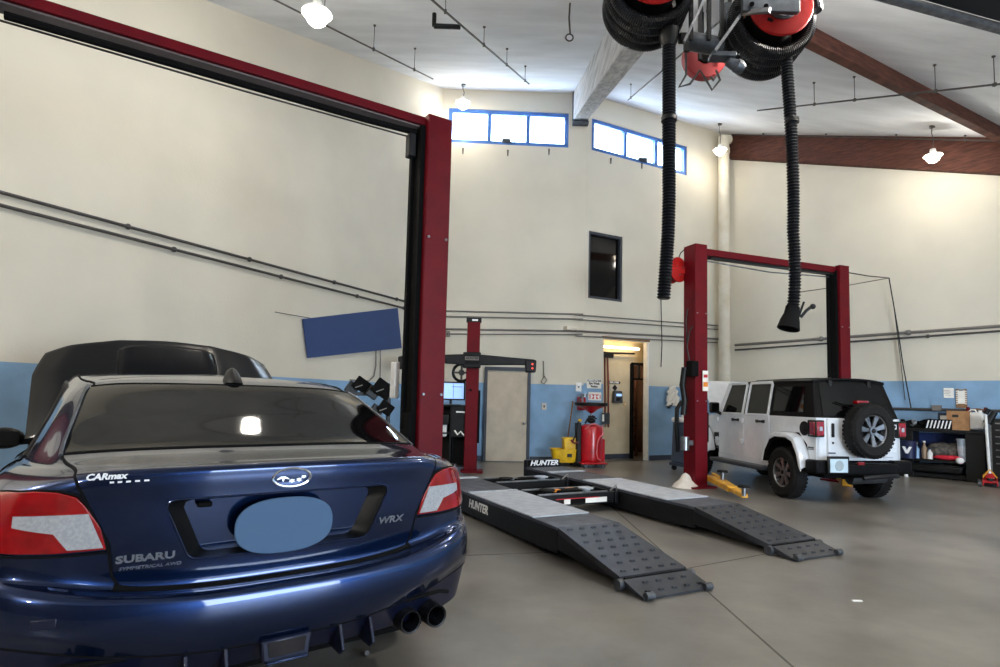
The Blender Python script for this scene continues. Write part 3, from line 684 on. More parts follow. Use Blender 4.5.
# ------------------------------------------------------------------ alignment rack
a_dir = Vector((-math.sin(.47), math.cos(.47), 0)); a_perp = Vector((a_dir.y, -a_dir.x, 0))
RK = Vector((1.34, 4.44, 0))                     # middle of the left ramp's toe
rz = math.atan2(a_dir.y, a_dir.x) - PI/2         # local +Y runs away from the camera, +X to the right
rack = thing('alignment_rack', 'black low wheel alignment rack with two runways and punched ramps', 'alignment rack', RK, rz)
Hh = .28
def loc(P): return Matrix.Rotation(-rz, 3, 'Z') @ (Vector(P)-RK)
def runway(x0, x1, y0, yr, yp0, yp1, y1, tag_, th=.28):
    # y0 ramp toe, yr ramp top, plate yp0..yp1, y1 far end
    w = x1-x0; xc = (x0+x1)/2
    b = MB(); b.box((xc, (yr+y1)/2, Hh-.015), (w, y1-yr, .03)); dk = b.build('runway', m_deck, rack, bevel=.004)
    b = MB(); b.box((x0+.02, (yr+y1)/2, Hh-.13), (.04, y1-yr, .2)); b.box((x1-.02, (yr+y1)/2, Hh-.13), (.04, y1-yr, .2)); b.box((x0+.05, (yr+y1)/2+.1, .05), (.03, y1-yr-.3, .06)); b.box((x1-.06, (yr+y1)/2, .05), (.03, y1-yr-.3, .06)); b.box((xc, yr+.05, Hh-.12), (w-.05, .06, .18)); b.build('side_rail', m_blackmetal, rack, bevel=.004)
    b = MB(); b.box((xc, (yp0+yp1)/2, Hh+.004), (w-.015, yp1-yp0, .012)); b.build('slip_plate', m_galv, rack, bevel=.002)
    b = MB(); b.box((xc, y1-.72, Hh+.004), (w-.02, .12, .012)); b.build('turnplate_strip', m_galv, rack, bevel=.002)
    b = MB(); b.box((xc, yp1+.06, Hh+.006), (w-.02, .05, .016)); b.build('turnplate_strip', m_galv, rack, bevel=.002)
    # ramp
    yf = y0+.27; zf = .085
    def slab(ya, za, yb, zb, nm, inset=.0):
        b = MB(); n = 1
        b.prism([(x0+inset, ya, za), (x0+inset, yb, zb), (x0+inset, yb, zb-.05), (x0+inset, ya, max(0.004, za-.05))], (w-2*inset, 0, 0)); return b.build(nm, m_blackdeck, rack, bevel=.003)
    b = MB()
    for x in (x0+.015, x1-.015): b.prism([(x-.012, yf, zf-.02), (x-.012, yr, Hh-.03), (x-.012, yr, Hh-.19), (x-.012, yf+.35, zf-.03)], (.024, 0, 0))
    b.build('ramp_side', m_blackmetal, rack)
    sl = (Hh-zf)/(yr-yf); ang = math.atan(sl)
    b = MB(); b.prism([(x0, yf+.02, zf+.01), (x0, yr-.01, Hh), (x0, yr-.01, Hh-.05), (x0, yf+.02, zf-.04)], (w, 0, 0))
    for i in range(7):
        for j in range(5 if i % 2 == 0 else 4):
            xx = x0+w*(.12+.19*j+(0 if i % 2 == 0 else .095)); yy = yf+.08+(yr-yf-.16)*i/6.
            zz = zf+.01+sl*(yy-yf-.02)+.004
            b.box((xx, yy, zz), (.055, .024, .02), Matrix.Rotation(ang, 3, 'X'), taper=(.6, .5))
    rp = b.build('ramp', m_blackdeck, rack)
    b = MB(); b.prism([(x0, y0+.02, .02), (x0, yf-.02, zf), (x0, yf-.02, zf-.05), (x0, y0+.02, .004)], (w, 0, 0)); sl2 = (zf-.02)/(yf-y0-.04); 
    for i in range(2):
        for j in range(4 if i else 5):
            yy = y0+.08+i*.1; b.box((x0+w*(.13+.19*j+(.095 if i else 0)), yy, .024+sl2*(yy-y0-.02)), (.055, .024, .02), Matrix.Rotation(math.atan(sl2), 3, 'X'), taper=(.6, .5))
    fp = b.build('flap', m_blackdeck, rack)
    b = MB(); b.cyl((x0+.03, yf, zf-.01), (x1-.03, yf, zf-.01), .016, n=10); b.build('hinge', m_matte, rp)
    for x in (x0-.015, x1+.015, ): b = MB(); b.cyl((x-.025, yf+.0, .045), (x+.025, yf+.0, .045), .042, n=16); b.build('roller', m_greymetal, rp)
    for x in (x0+.05, x1-.05): b = MB(); b.cyl((x-.035, y0+.02, .03), (x+.035, y0+.02, .03), .028, n=14); b.build('roller', m_greymetal, fp)
    # front wheel stop
    b = MB(); b.box((xc, y1+.02, Hh-.02), (w-.02, .1, .27)); st = b.build('wheel_stop', m_blackmetal, rack, bevel=.01)
    b = MB(); b.box((xc, y1-.04, Hh+.065), (w*.9, .02, .10)); b.build('stop_face', m_matte, st, bevel=.004)
    text('stop_lettering', 'HUNTER', .115, m_text, st, frame((xc, y1-.055, Hh+.063), (1, 0, 0), (0, 0, 1)), .003, .25, .004, sx=1.2)
    b = MB(); b.box((xc, y1-.95, .06), (w-.2, .4, .12)); b.box((xc, yr+.4, .06), (w-.25, .3, .12)); b.build('foot', m_matte, rack)
m_blackdeck = mat('ramp_deck', (60, 63, 70), .42, .3, rgb2=(44, 47, 53), scale=8)
m_lug = mat('ramp_lug', (86, 89, 96), .35, .5)
la, lb_ = loc(on_z(470, 494, Hh)), loc(on_z(555, 529, Hh))
# left runway
l0 = loc(on_z(648, 600)); l1 = loc(on_z(706, 582)); r0 = loc(on_z(775, 558)); r1 = loc(on_z(838, 549))
runway(-.39, .27, -.10, 1.06, 1.50, 2.95, 4.95, 'left')
rx = (r0.x+r1.x)/2; ry = (r0.y+r1.y)/2
runway(1.57, 2.24, .17, 1.40, 1.83, 3.42, 5.15, 'right')
text('rail_lettering', 'HUNTER', .13, m_text, rack, frame((-.396, 2.72, .17), (0, -1, 0), (0, 0, 1)), .002, .2, .004)
# rolling jacks and cross members between the runways
def rolljack(yy, label, w0, w1, bright):
    t = thing('rolling_jack', label, 'rolling jack', RK+Matrix.Rotation(rz, 3, 'Z') @ Vector((0, yy, 0)), rz)
    b = MB(); xc = (w0+w1)/2; W = w1-w0
    for s in (-.2, .2): b.box((xc, s, .2), (W, .05, .1))
    for s in (w0+.03, w1-.03): b.box((s, 0, .18), (.05, .5, .14))
    b.box((xc, 0, .13), (W-.1, .4, .04)); b.build('frame', m_blackmetal, t, bevel=.006)
    b = MB()
    for s in (-.2, .2): b.box((xc-.02, s, .258), (W*.8, .04, .015))
    b.build('slide_rail', m_steel, t, bevel=.003)
    for s in (-.28, .3):
        b = MB(); b.cyl((xc+s, 0, .15), (xc+s, 0, .27), .06, n=16); b.cyl((xc+s, 0, .27), (xc+s, 0, .285), .1, n=20); b.build('lift_pad', m_rubber if s < 0 else m_galv, t)
    b = MB(); b.box((xc+.02, 0, .23), (.36, .18, .09)); b.build('cylinder_block', m_matte, t, bevel=.02)
    if bright:
        b = MB(); b.box((xc+.12, -.262, .17), (W*.5, .01, .06)); pl = b.build('label_strip', m_paper, t)
        b = MB(); b.box((xc, -.268, .205), (W*.5, .004, .01)); b.build('label_print', m_signred, pl)
        b = MB(); b.box((xc+.0, -.269, .17), (.22, .003, .06)); b.build('label_block', m_matte, pl)
    b = MB(); b.tube([(w1-.1, -.2, .26), (w1-.02, -.22, .33), (w1+.0, -.22, .22), (w1-.05, -.2, .12)], .012, 6); b.build('air_hose', m_steel, t)
    b = MB(); b.box((xc-.15, .0, .265), (.1, .06, .03)); b.box((xc+.12, .1, .262), (.12, .05, .02)); b.build('control_lever', m_skin_orange if bright else m_steel, t)
rolljack(2.93, 'nearer black rolling jack between the runways with red and white labels', .29, 1.56, True)
rolljack(4.05, 'farther black rolling jack between the runways', .29, 1.56, False)
# ------------------------------------------------------------------ blue sedan (local: X forward, Y left, Z up)
SA = .64; car = thing('car', 'dark blue sedan seen from behind with its bonnet raised', 'car', (-.78, 2.28, 0), SA+PI/2)
R = [  # rows bottom -> roof spine ; columns rear centre -> front centre
 [(.12,0,.37),(.12,.30,.37),(.14,.56,.375),(.18,.74,.38),(.26,.90,.40),(.44,.955,.405),(.75,.93,.30),(1.25,.93,.27),(2.0,.93,.27),(3.0,.93,.27),(3.8,.92,.28),(4.4,.74,.26),(4.62,0,.25)],
 [(.045,0,.465),(.05,.30,.475),(.075,.56,.51),(.115,.74,.55),(.19,.90,.59),(.39,.965,.61),(.75,.95,.48),(1.25,.945,.42),(2.0,.94,.40),(3.0,.94,.40),(3.8,.945,.40),(4.45,.76,.36),(4.68,0,.34)],
 [(.012,0,.56),(.017,.32,.57),(.04,.58,.59),(.085,.76,.62),(.175,.895,.65),(.36,.965,.67),(.75,.965,.60),(1.25,.955,.55),(2.0,.95,.55),(3.0,.955,.55),(3.8,.965,.55),(4.46,.77,.46),(4.7,0,.44)],
 [(.012,0,.65),(.018,.32,.655),(.045,.58,.675),(.092,.77,.70),(.185,.90,.715),(.36,.97,.72),(.75,.968,.68),(1.25,.962,.66),(2.0,.955,.66),(3.0,.96,.66),(3.8,.97,.66),(4.46,.775,.54),(4.7,0,.52)],
 [(.04,0,.672),(.045,.32,.677),(.07,.58,.70),(.115,.77,.735),(.20,.895,.755),(.365,.968,.765),(.75,.968,.73),(1.25,.964,.72),(2.0,.96,.72),(3.0,.962,.72),(3.8,.97,.73),(4.45,.775,.60),(4.69,0,.58)],
 [(.13,0,.685),(.135,.32,.69),(.155,.58,.715),(.165,.765,.76),(.225,.89,.785),(.37,.964,.80),(.75,.966,.79),(1.25,.964,.78),(2.0,.96,.78),(3.0,.96,.78),(3.8,.965,.79),(4.44,.77,.65),(4.68,0,.63)],
 [(.108,0,.86),(.112,.32,.86),(.135,.58,.865),(.165,.75,.87),(.225,.875,.875),(.37,.957,.88),(.75,.963,.88),(1.25,.96,.87),(2.0,.957,.87),(3.0,.955,.87),(3.8,.955,.88),(4.42,.75,.72),(4.66,0,.69)],
 [(.095,0,1.0),(.10,.32,1.0),(.125,.58,1.0),(.165,.745,1.0),(.24,.86,1.0),(.385,.945,1.0),(.75,.955,.98),(1.25,.95,.96),(2.0,.95,.95),(3.0,.945,.94),(3.78,.93,.95),(4.38,.72,.79),(4.62,0,.75)],
 [(.085,0,1.08),(.09,.32,1.078),(.115,.58,1.072),(.165,.735,1.065),(.255,.845,1.05),(.43,.925,1.05),(.78,.94,1.04),(1.27,.94,1.02),(2.0,.935,1.01),(3.0,.93,.99),(3.76,.90,1.0),(4.33,.69,.86),(4.56,0,.81)],
 [(.092,0,1.113),(.097,.32,1.111),(.125,.58,1.105),(.19,.725,1.09),(.31,.825,1.08),(.50,.90,1.08),(.82,.915,1.07),(1.28,.915,1.05),(2.0,.912,1.035),(3.0,.905,1.015),(3.72,.85,1.03),(4.25,.63,.92),(4.46,0,.88)],
 [(.16,0,1.122),(.165,.32,1.12),(.19,.57,1.117),(.27,.71,1.108),(.40,.80,1.10),(.60,.87,1.095),(.88,.89,1.085),(1.30,.89,1.067),(2.0,.89,1.05),(3.02,.88,1.03),(3.66,.80,1.045),(4.18,.60,.95),(4.38,0,.92)],
 [(.46,0,1.155),(.46,.32,1.155),(.465,.57,1.15),(.49,.735,1.14),(.60,.80,1.125),(.78,.845,1.108),(.98,.868,1.10),(1.36,.87,1.083),(2.0,.873,1.065),(3.06,.86,1.045),(3.42,.62,1.08),(3.50,.32,1.10),(3.53,0,1.105)],
 [(.80,0,1.295),(.80,.31,1.29),(.80,.55,1.285),(.82,.70,1.275),(.90,.765,1.262),(1.04,.79,1.25),(1.22,.805,1.24),(1.52,.81,1.235),(2.02,.815,1.225),(2.82,.80,1.215),(3.08,.62,1.25),(3.16,.32,1.28),(3.18,0,1.29)],
 [(1.13,0,1.43),(1.13,.30,1.428),(1.14,.53,1.42),(1.17,.66,1.402),(1.25,.70,1.40),(1.37,.715,1.405),(1.50,.725,1.412),(1.68,.735,1.425),(2.05,.738,1.44),(2.50,.725,1.435),(2.68,.55,1.45),(2.75,.28,1.47),(2.77,0,1.475)],
 [(1.38,0,1.474),(1.38,.27,1.471),(1.39,.46,1.463),(1.42,.56,1.452),(1.47,.585,1.455),(1.54,.60,1.462),(1.62,.60,1.468),(1.75,.60,1.476),(2.05,.60,1.486),(2.38,.56,1.48),(2.48,.4,1.485),(2.53,.2,1.495),(2.55,0,1.498)],
 [(1.65,0,1.498),(1.66,0,1.499),(1.68,0,1.50),(1.70,0,1.50),(1.73,0,1.502),(1.76,0,1.504),(1.80,0,1.505),(1.88,0,1.507),(2.0,0,1.508),(2.15,0,1.508),(2.25,0,1.508),(2.3,0,1.508),(2.32,0,1.508)]]
NK, NT = len(R), 13
def cp(k, t):
    k = max(0, min(NK-1, k))
    if t < 0: p = R[k][-t]; return Vector((p[0], -p[1], p[2]))
    if t > 12: p = R[k][24-t]; return Vector((p[0], -p[1], p[2]))
    return Vector(R[k][t])
def cr4(a, b, c, d, u):
    return .5*((2*b)+(c-a)*u+(2*a-5*b+4*c-d)*u*u+(3*b-a-3*c+d)*u**3)
def S(t, k):  # point of the body surface
    s = 1
    if t < 0: t, s = -t, -1
    ti = min(int(t), 11); tu = t-ti; ki = min(int(k), NK-2); ku = k-ki
    q = [cr4(cp(ki+j, ti-1), cp(ki+j, ti), cp(ki+j, ti+1), cp(ki+j, ti+2), tu) if 0 <= ki+j < NK else None for j in (-1, 0, 1, 2)]
    if q[0] is None: q[0] = 2*q[1]-q[2]
    if q[3] is None: q[3] = 2*q[2]-q[1]
    p = cr4(*q, ku)
    # licence plate recess in the boot face
    if t < 2 and 4.5 < k < 9:
        y, z = abs(p.y), p.z
        pass
    return Vector((p.x, p.y*s, p.z))
def SN(t, k):
    e = .03
    a = S(t+e, k)-S(t-e, k); b = S(t, min(NK-1.001, k+e))-S(t, max(0, k-e))
    n = a.cross(b)
    if n.length < 1e-9: return Vector((0, 0, 1))
    n.normalize()
    p = S(t, k); out = p-Vector((2.2, 0, .9))
    if n.dot(out) < 0: n = -n
    return n
def curve(pts, u):
    if callable(pts): return pts(u)
    n = len(pts)-1; x = min(u*n, n-1e-9); i = int(x); f = x-i
    return (pts[i][0]+(pts[i+1][0]-pts[i][0])*f, pts[i][1]+(pts[i+1][1]-pts[i][1])*f)
TRAP = [(-.40, 1.005), (.40, 1.005), (.422, .997), (.428, .975), (.352, .80), (.335, .785), (.31, .78), (-.31, .78), (-.335, .785), (-.352, .80), (-.428, .975), (-.422, .997)]
def in_trap(y, z): return .78 < z < 1.005 and abs(y) < .352+(z-.80)*(.428-.352)/.175 and abs(y) < .44
def cut_trap(bm):
    n = len(TRAP); cy, cz_ = 0, .89
    for i in range(n):
        (y0, z0), (y1, z1) = TRAP[i], TRAP[(i+1) % n]; no = Vector((0, z1-z0, -(y1-y0))).normalized()
        lo_y, hi_y, lo_z, hi_z = min(y0, y1)-.03, max(y0, y1)+.03, min(z0, z1)-.03, max(z0, z1)+.03
        fs = [f for f in bm.faces if f.calc_center_median().x < .3 and lo_y < f.calc_center_median().y < hi_y and lo_z < f.calc_center_median().z < hi_z]
        geom = list({v for f in fs for v in f.verts})+list({e for f in fs for e in f.edges})+fs
        bmesh.ops.bisect_plane(bm, geom=geom, plane_co=(0, y0, z0), plane_no=no, dist=1e-6)
    def inside(y, z):
        s = None
        for i in range(n):
            (y0, z0), (y1, z1) = TRAP[i], TRAP[(i+1) % n]; c = (y1-y0)*(z-z0)-(z1-z0)*(y-y0)
            if s is None: s = c > 0
            elif (c > 0) != s: return False
        return True
    bmesh.ops.delete(bm, geom=[f for f in bm.faces if f.calc_center_median().x < .3 and inside(f.calc_center_median().y, f.calc_center_median().z)], context='FACES')
def patch(name, L, Rr, B, T, off, m, parent, nu=24, nv=16, roll=True, thick=.014):
    # L: left side curve bottom->top, Rr: right, B: bottom left->right, T: top left->right, all in (t,k)
    b = MB(); rows = []
    for j in range(nv+1):
        v = j/nv; row = []
        for i in range(nu+1):
            u = i/nu
            l, r, bo, to = curve(L, v), curve(Rr, v), curve(B, u), curve(T, u)
            c00, c10, c01, c11 = curve(L, 0), curve(Rr, 0), curve(L, 1), curve(Rr, 1)
            q = [(1-u)*l[a]+u*r[a]+(1-v)*bo[a]+v*to[a]-((1-u)*(1-v)*c00[a]+u*(1-v)*c10[a]+(1-u)*v*c01[a]+u*v*c11[a]) for a in (0, 1)]
            row.append(S(*q)+SN(*q)*off)
        rows.append(row)
    if roll:
        mid = sum((p for r in rows for p in r), Vector())/((nu+1)*(nv+1))
        def dn(i, j, di, dj):
            p = rows[j][i]; n = None
            return p
        # turned-in rim
        V = b.grid(rows)
        ring = [(i, 0) for i in range(nu)]+[(nu, j) for j in range(nv)]+[(i, nv) for i in range(nu, 0, -1)]+[(0, j) for j in range(nv, 0, -1)]
        low = []
        for i, j in ring:
            i2, j2 = min(max(i, 1), nu-1), min(max(j, 1), nv-1)
            p = rows[j][i]; a1_ = rows[j][min(i+1, nu)]-rows[j][max(i-1, 0)]; b1_ = rows[min(j+1, nv)][i]-rows[max(j-1, 0)][i]
            n = a1_.cross(b1_).normalized()
            if n.dot(p-Vector((2.2, 0, .9))) < 0: n = -n
            low.append(b.bm.verts.new(p-n*thick))
        N = len(ring)
        for q in range(N):
            i, j = ring[q]; i2, j2 = ring[(q+1) % N]
            b.bm.faces.new((V[j][i], V[j2][i2], low[(q+1) % N], low[q]))
    else: b.grid(rows)
    if name == 'boot_lid': cut_trap(b.bm)
    o = b.build(name, m, parent)
    if roll:
        md = o.modifiers.new('b', 'BEVEL'); md.width = .004; md.segments = 2; md.limit_method = 'ANGLE'; md.angle_limit = math.radians(50)
    return o
def mirror(c): return [(-t, k) for t, k in c]
def seam(pts, r, m, parent, name='panel_gap', n=40, off=.001):
    b = MB(); P = []
    for i in range(n+1):
        q = curve(pts, i/n); P.append(S(*q)+SN(*q)*off)
    b.tube(P, r, 6); return b.build(name, m, parent)

# shell
b = MB(); nt, nk = 130, 110
WC = [(1.0, .0), (3.72, .0)]; WR = .335
for s in (1, -1):
    rows = []
    for j in range(nk+1):
        k = (NK-1)*j/nk
        rows.append([S(12*i/nt, k)*1 if s == 1 else Vector((S(12*i/nt, k).x, -S(12*i/nt, k).y, S(12*i/nt, k).z)) for i in range(nt+1)])
    b.grid(rows)
def in_arch(v):
    return abs(v.y) > .55 and any((v.x-c[0])**2+(v.z-.335)**2 < .385**2 for c in WC)
bmesh.ops.remove_doubles(b.bm, verts=b.bm.verts, dist=1e-4)
for v in b.bm.verts:                              # pull the arch edge to a clean circle
    if abs(v.co.y) > .55:
        for c in WC:
            d = math.hypot(v.co.x-c[0], v.co.z-.335)
            if .36 < d < .41: f = .385/d; v.co.x = c[0]+(v.co.x-c[0])*f; v.co.z = .335+(v.co.z-.335)*f
kill = [f for f in b.bm.faces if in_arch(f.calc_center_median()) and abs(f.calc_center_median().y) > .55]
bmesh.ops.delete(b.bm, geom=kill, context='FACES')
cut_trap(b.bm)
b.build('body_shell', m_carblue, car)
b = MB(); b.box((2.35, 0, .34), (4.1, 1.5, .16)); b.box((.55, 0, .42), (.7, 1.4, .2)); b.build('underbody', m_matte, car, bevel=.03)
b = MB(); b.box((2.1, 0, .72), (2.4, 1.5, .6)); b.build('cabin_floor', m_matte, car, bevel=.05)
# wheels
def wheel(root, x, y, r, w, rim_m, spokes=5, name='wheel'):
    sg = 1 if y > 0 else -1
    b = MB(); b.lathe([(r*.62, -w/2), (r*.9, -w/2), (r*.97, -w/2+.02), (r, -w/2+.05), (r, w/2-.05), (r*.97, w/2-.02), (r*.9, w/2), (r*.66, w/2-.004), (r*.62, w/2-.02), (r*.62, -w/2)], (x, y, r), (0, sg, 0), 44); o = b.build(name, m_rubber, root)
    b = MB(); b.lathe([(r*.63, w/2-.01), (r*.6, w/2-.02), (r*.58, w/2-.08), (r*.5, -w/2+.05)], (x, y, r), (0, sg, 0), 36)
    for i in range(spokes):
        a = 2*PI*i/spokes+.3; u = Vector((math.cos(a), 0, math.sin(a))); c = Vector((x, y+sg*(w/2-.05), r))
        b.bar(c+u*.05, c+u*r*.6, .05, .03, up=(0, 1, 0))
    b.cyl((x, y+sg*(w/2-.09), r), (x, y+sg*(w/2-.03), r), .07, n=18); b.build('rim', rim_m, o)
    b = MB(); b.cyl((x, y-sg*.02, r), (x, y+sg*(w/2-.1), r), r*.5, n=24); b.build('brake_disc', m_greymetal, o)
    return o
for x in (1.0, 3.72):
    for y in (.84, -.84): wheel(car, x, y, .335, .23, m_greymetal, 10)
# rear bumper
E_ = 5.55
bt = [(-E_, 4.6), (0, 4.6), (E_, 4.6)]
patch('rear_bumper', [(-E_, 1.02), (-E_, 4.6)], [(E_, 1.02), (E_, 4.6)], [(-E_, 1.02), (0, 1.02), (E_, 1.02)], bt, .008, m_carblue, car, 150, 30)
patch('bumper_valance', [(-E_, .0), (-E_, .93)], [(E_, .0), (E_, .93)], [(-E_, .0), (E_, .0)], [(-E_, .93), (E_, .93)], .002, m_cardark, car, 100, 8)
seam([(-E_, .97), (E_, .97)], .004, m_matte, car, 'valance_gap', 80, .004)
# boot lid
le = [(1.84, 5.02), (1.95, 5.35), (2.02, 6.0), (2.38, 7.0), (2.62, 8.0), (2.74, 9.0), (2.86, 10.0), (2.97, 10.93)]
bl = [(-1.84, 5.02), (-1.5, 4.97), (0, 4.95), (1.5, 4.97), (1.84, 5.02)]
tr = patch('boot_lid', mirror(le), le, bl, [(-2.97, 10.93), (2.97, 10.93)], .007, m_carblue, car, 150, 120)
for sg in (1, -1):
    c = [(sg*(t+.035), k) for t, k in le]; seam(c, .0045, m_matte, car, 'boot_gap', 60, .003)
# rim of the licence plate recess
def rearpt(y, z, off=0.):                        # point on the rear face at lateral y, height z
    t = abs(y)/.32; 
    for _ in range(12):
        lo, hi = 4.8, 10.2
        for _ in range(26):
            k = (lo+hi)/2
            if S(t, k).z < z: lo = k
            else: hi = k
        k = (lo+hi)/2; p = S(t, k); t += (abs(y)-abs(p.y))/.3
    sg = 1 if y >= 0 else -1
    return S(t*sg, k)+SN(t*sg, k)*off, (t*sg, k)
P_ = []
n = len(TRAP)
for i in range(n):
    (y0, z0), (y1, z1) = TRAP[i], TRAP[(i+1) % n]; m_ = max(1, int(math.hypot(y1-y0, z1-z0)/.03))
    for q in range(m_):
        y, z = y0+(y1-y0)*q/m_, z0+(z1-z0)*q/m_; p, _ = rearpt(y, z, .007); p.y, p.z = y, z; P_.append(p)
P_.append(P_[0].copy())
def inn(p, d, k): 
    zc = .885+(p.z-.885)*(1-.12*k); return Vector((p.x+d, p.y*(1-.15*k), zc))
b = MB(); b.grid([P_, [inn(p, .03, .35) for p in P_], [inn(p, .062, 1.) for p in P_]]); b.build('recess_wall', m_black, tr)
b = MB(); b.bm.faces.new([b.bm.verts.new(inn(p, .062, 1.)) for p in P_[:-1]]); b.build('recess_panel', m_carblue, tr)
b = MB(); b.tube(P_, .0045, 8, cap=False); b.build('recess_rim', m_carblue, tr)
# plate
b = MB(); pts = []
for i in range(48):
    a = 2*PI*i/48; cx_, sx_ = math.cos(a), math.sin(a)
    pts.append((.098, .008+.19*abs(cx_)**.8*(1 if cx_ > 0 else -1), .875+.108*abs(sx_)**.8*(1 if sx_ > 0 else -1)))
b.prism(pts, (.012, 0, 0)); b.build('number_plate', m_platebl, tr, bevel=.004)
b = MB(); b.box((.135, .3, .975), (.03, .05, .02)); b.build('recess_handle', m_matte, tr, bevel=.006)
# spoiler lip shadow line and badge
b = MB(); ov = [(.082, .073*math.cos(2*PI*i/40), 1.063+.036*math.sin(2*PI*i/40)) for i in range(40)]
b.prism(ov, (.02, 0, 0)); em = b.build('emblem', m_carblue, tr, bevel=.003)
b = MB(); b.tube([Vector(p)+Vector((-.002, 0, 0)) for p in ov+ov[:1]], .0055, 8, cap=False); b.build('emblem_ring', m_chrome, em)
def star(c, r):
    pts = []
    for i in range(12):
        a = PI/2+2*PI*i/12; rr = r if i % 2 == 0 else r*.32
        f = 1.5 if i in (3, 9) else .8
        pts.append((c[0], c[1]+rr*math.cos(a)*1.25, c[2]+rr*math.sin(a)*.85))
    return pts
b = MB()
for (y, z, r) in ((.034, 1.066, .023), (.004, 1.078, .011), (-.022, 1.074, .011), (-.046, 1.064, .011), (-.028, 1.052, .011), (.0, 1.049, .011)):
    b.prism(star((.079, y, z), r), (.004, 0, 0))
b.build('emblem_stars', m_chrome, em)
def rtext(name, s, y, z, size, m, shear=0., sx=1., bold=.0):
    p, _ = rearpt(y, z, .008); q, _ = rearpt(y-.05, z, .008); r_, _ = rearpt(y, z+.02, .008)
    return text(name, s, size, m, tr, frame(p, (q-p), (r_-p)), .0015, shear, bold, sx=sx)
m_badge = mat('badge_chrome', (150, 156, 166), .3, .8)
rtext('maker_lettering', 'SUBARU', .478, .808, .036, m_badge, 0, 1.35, .0012)
rtext('drive_lettering', 'SYMMETRICAL AWD', .462, .775, .016, m_badge, .2, 1.3)
rtext('model_lettering', 'WRX', -.452, .846, .042, m_badge, .15, 1.25, .0008)
p = S(2.16, 8.6)+SN(2.16, 8.6)*.009; q = S(1.9, 8.6)+SN(1.9, 8.6)*.009
text('dealer_sticker', 'CARmax', .029, m_text, tr, frame(p, (q-p), (0, 0, 1)), .0008, .25, .0012, sx=1.1)
b = MB()
for i in range(5):
    p = S(2.1-.11*i, 8.12)+SN(2.1-.11*i, 8.12)*.009; q = S(2.04-.11*i, 8.12)+SN(2.04-.11*i, 8.12)*.009; b.bar(p, q, .002, .006)
b.build('sticker_underline', m_text, tr)
# tail lamps
for sg, nm in ((1, 'left'), (-1, 'right')):
    f = lambda c: [(sg*t, k) for t, k in c]
    Lc = [(2.08, 5.90), (2.18, 6.4), (2.45, 7.0), (2.62, 7.35)]
    Tc = [(2.62, 7.35), (3.0, 7.62), (3.5, 7.78), (4.2, 7.75), (4.9, 7.45), (5.4, 7.05)]
    Bc = [(2.08, 5.90), (3.0, 5.82), (4.0, 5.80), (5.0, 5.92), (5.4, 6.2)]
    Rc = [(5.4, 6.25), (5.45, 6.6), (5.4, 7.05)]
    lp = patch('tail_lamp', f(Lc), f(Rc), f(Bc), f(Tc), .010, m_redlens, car, 50, 20)
    patch('reversing_lens', f([(2.12, 5.95), (2.38, 6.78)]), f([(3.8, 6.46), (3.82, 6.72)]), f([(2.12, 5.95), (2.68, 5.92), (2.95, 6.32), (3.8, 6.46)]), f([(2.38, 6.78), (3.1, 6.76), (3.82, 6.72)]), .014, m_clearlens, lp, 30, 10, True, .006)
    seam(f([(2.05, 5.86), (2.42, 7.02), (2.6, 7.42), (3.0, 7.70), (3.5, 7.86), (4.2, 7.83), (4.95, 7.52), (5.45, 7.05)]), .0045, m_matte, car, 'lamp_gap', 40, .004)
    seam(f([(2.05, 5.82), (3.0, 5.73), (4.0, 5.71), (5.0, 5.83), (5.5, 6.15)]), .0045, m_matte, car, 'lamp_gap', 30, .004)
# dark gap under the boot lid
seam([(-1.95, 4.95), (-1.6, 4.80), (0, 4.76), (1.6, 4.80), (1.95, 4.95)], .015, m_matte, car, 'boot_gap', 50, .0)
# glass
g1 = [(2.97, 11.04), (2.95, 12.0), (2.84, 12.95)]
patch('rear_window', mirror(g1), g1, [(-2.97, 11.04), (2.97, 11.04)], [(-2.84, 12.95), (2.84, 12.95)], .005, m_glass_dark, car, 60, 24, True, .008)
for sg in (1, -1):
    seam([(sg*3.05, 10.95), (sg*3.04, 12.0), (sg*2.94, 13.0)], .007, m_steelblue if 'm_steelblue' in globals() else m_greymetal, car, 'window_reflection', 30, .006)  # grey tube stands in for the silver reflection along the glass edge
    seam([(sg*2.78, 13.05), (sg*2.82, 13.3), (sg*3.1, 13.5), (sg*4, 13.58), (sg*5, 13.6), (sg*7, 13.6), (sg*8.7, 13.6)], .005, m_matte, car, 'roof_moulding', 50, .001)
seam([(-2.84, 13.0), (2.84, 13.0)], .004, m_matte, car, 'window_gap', 40, .004)
seam([(-2.97, 11.0), (2.97, 11.0)], .006, m_matte, car, 'window_gap', 40, .003)
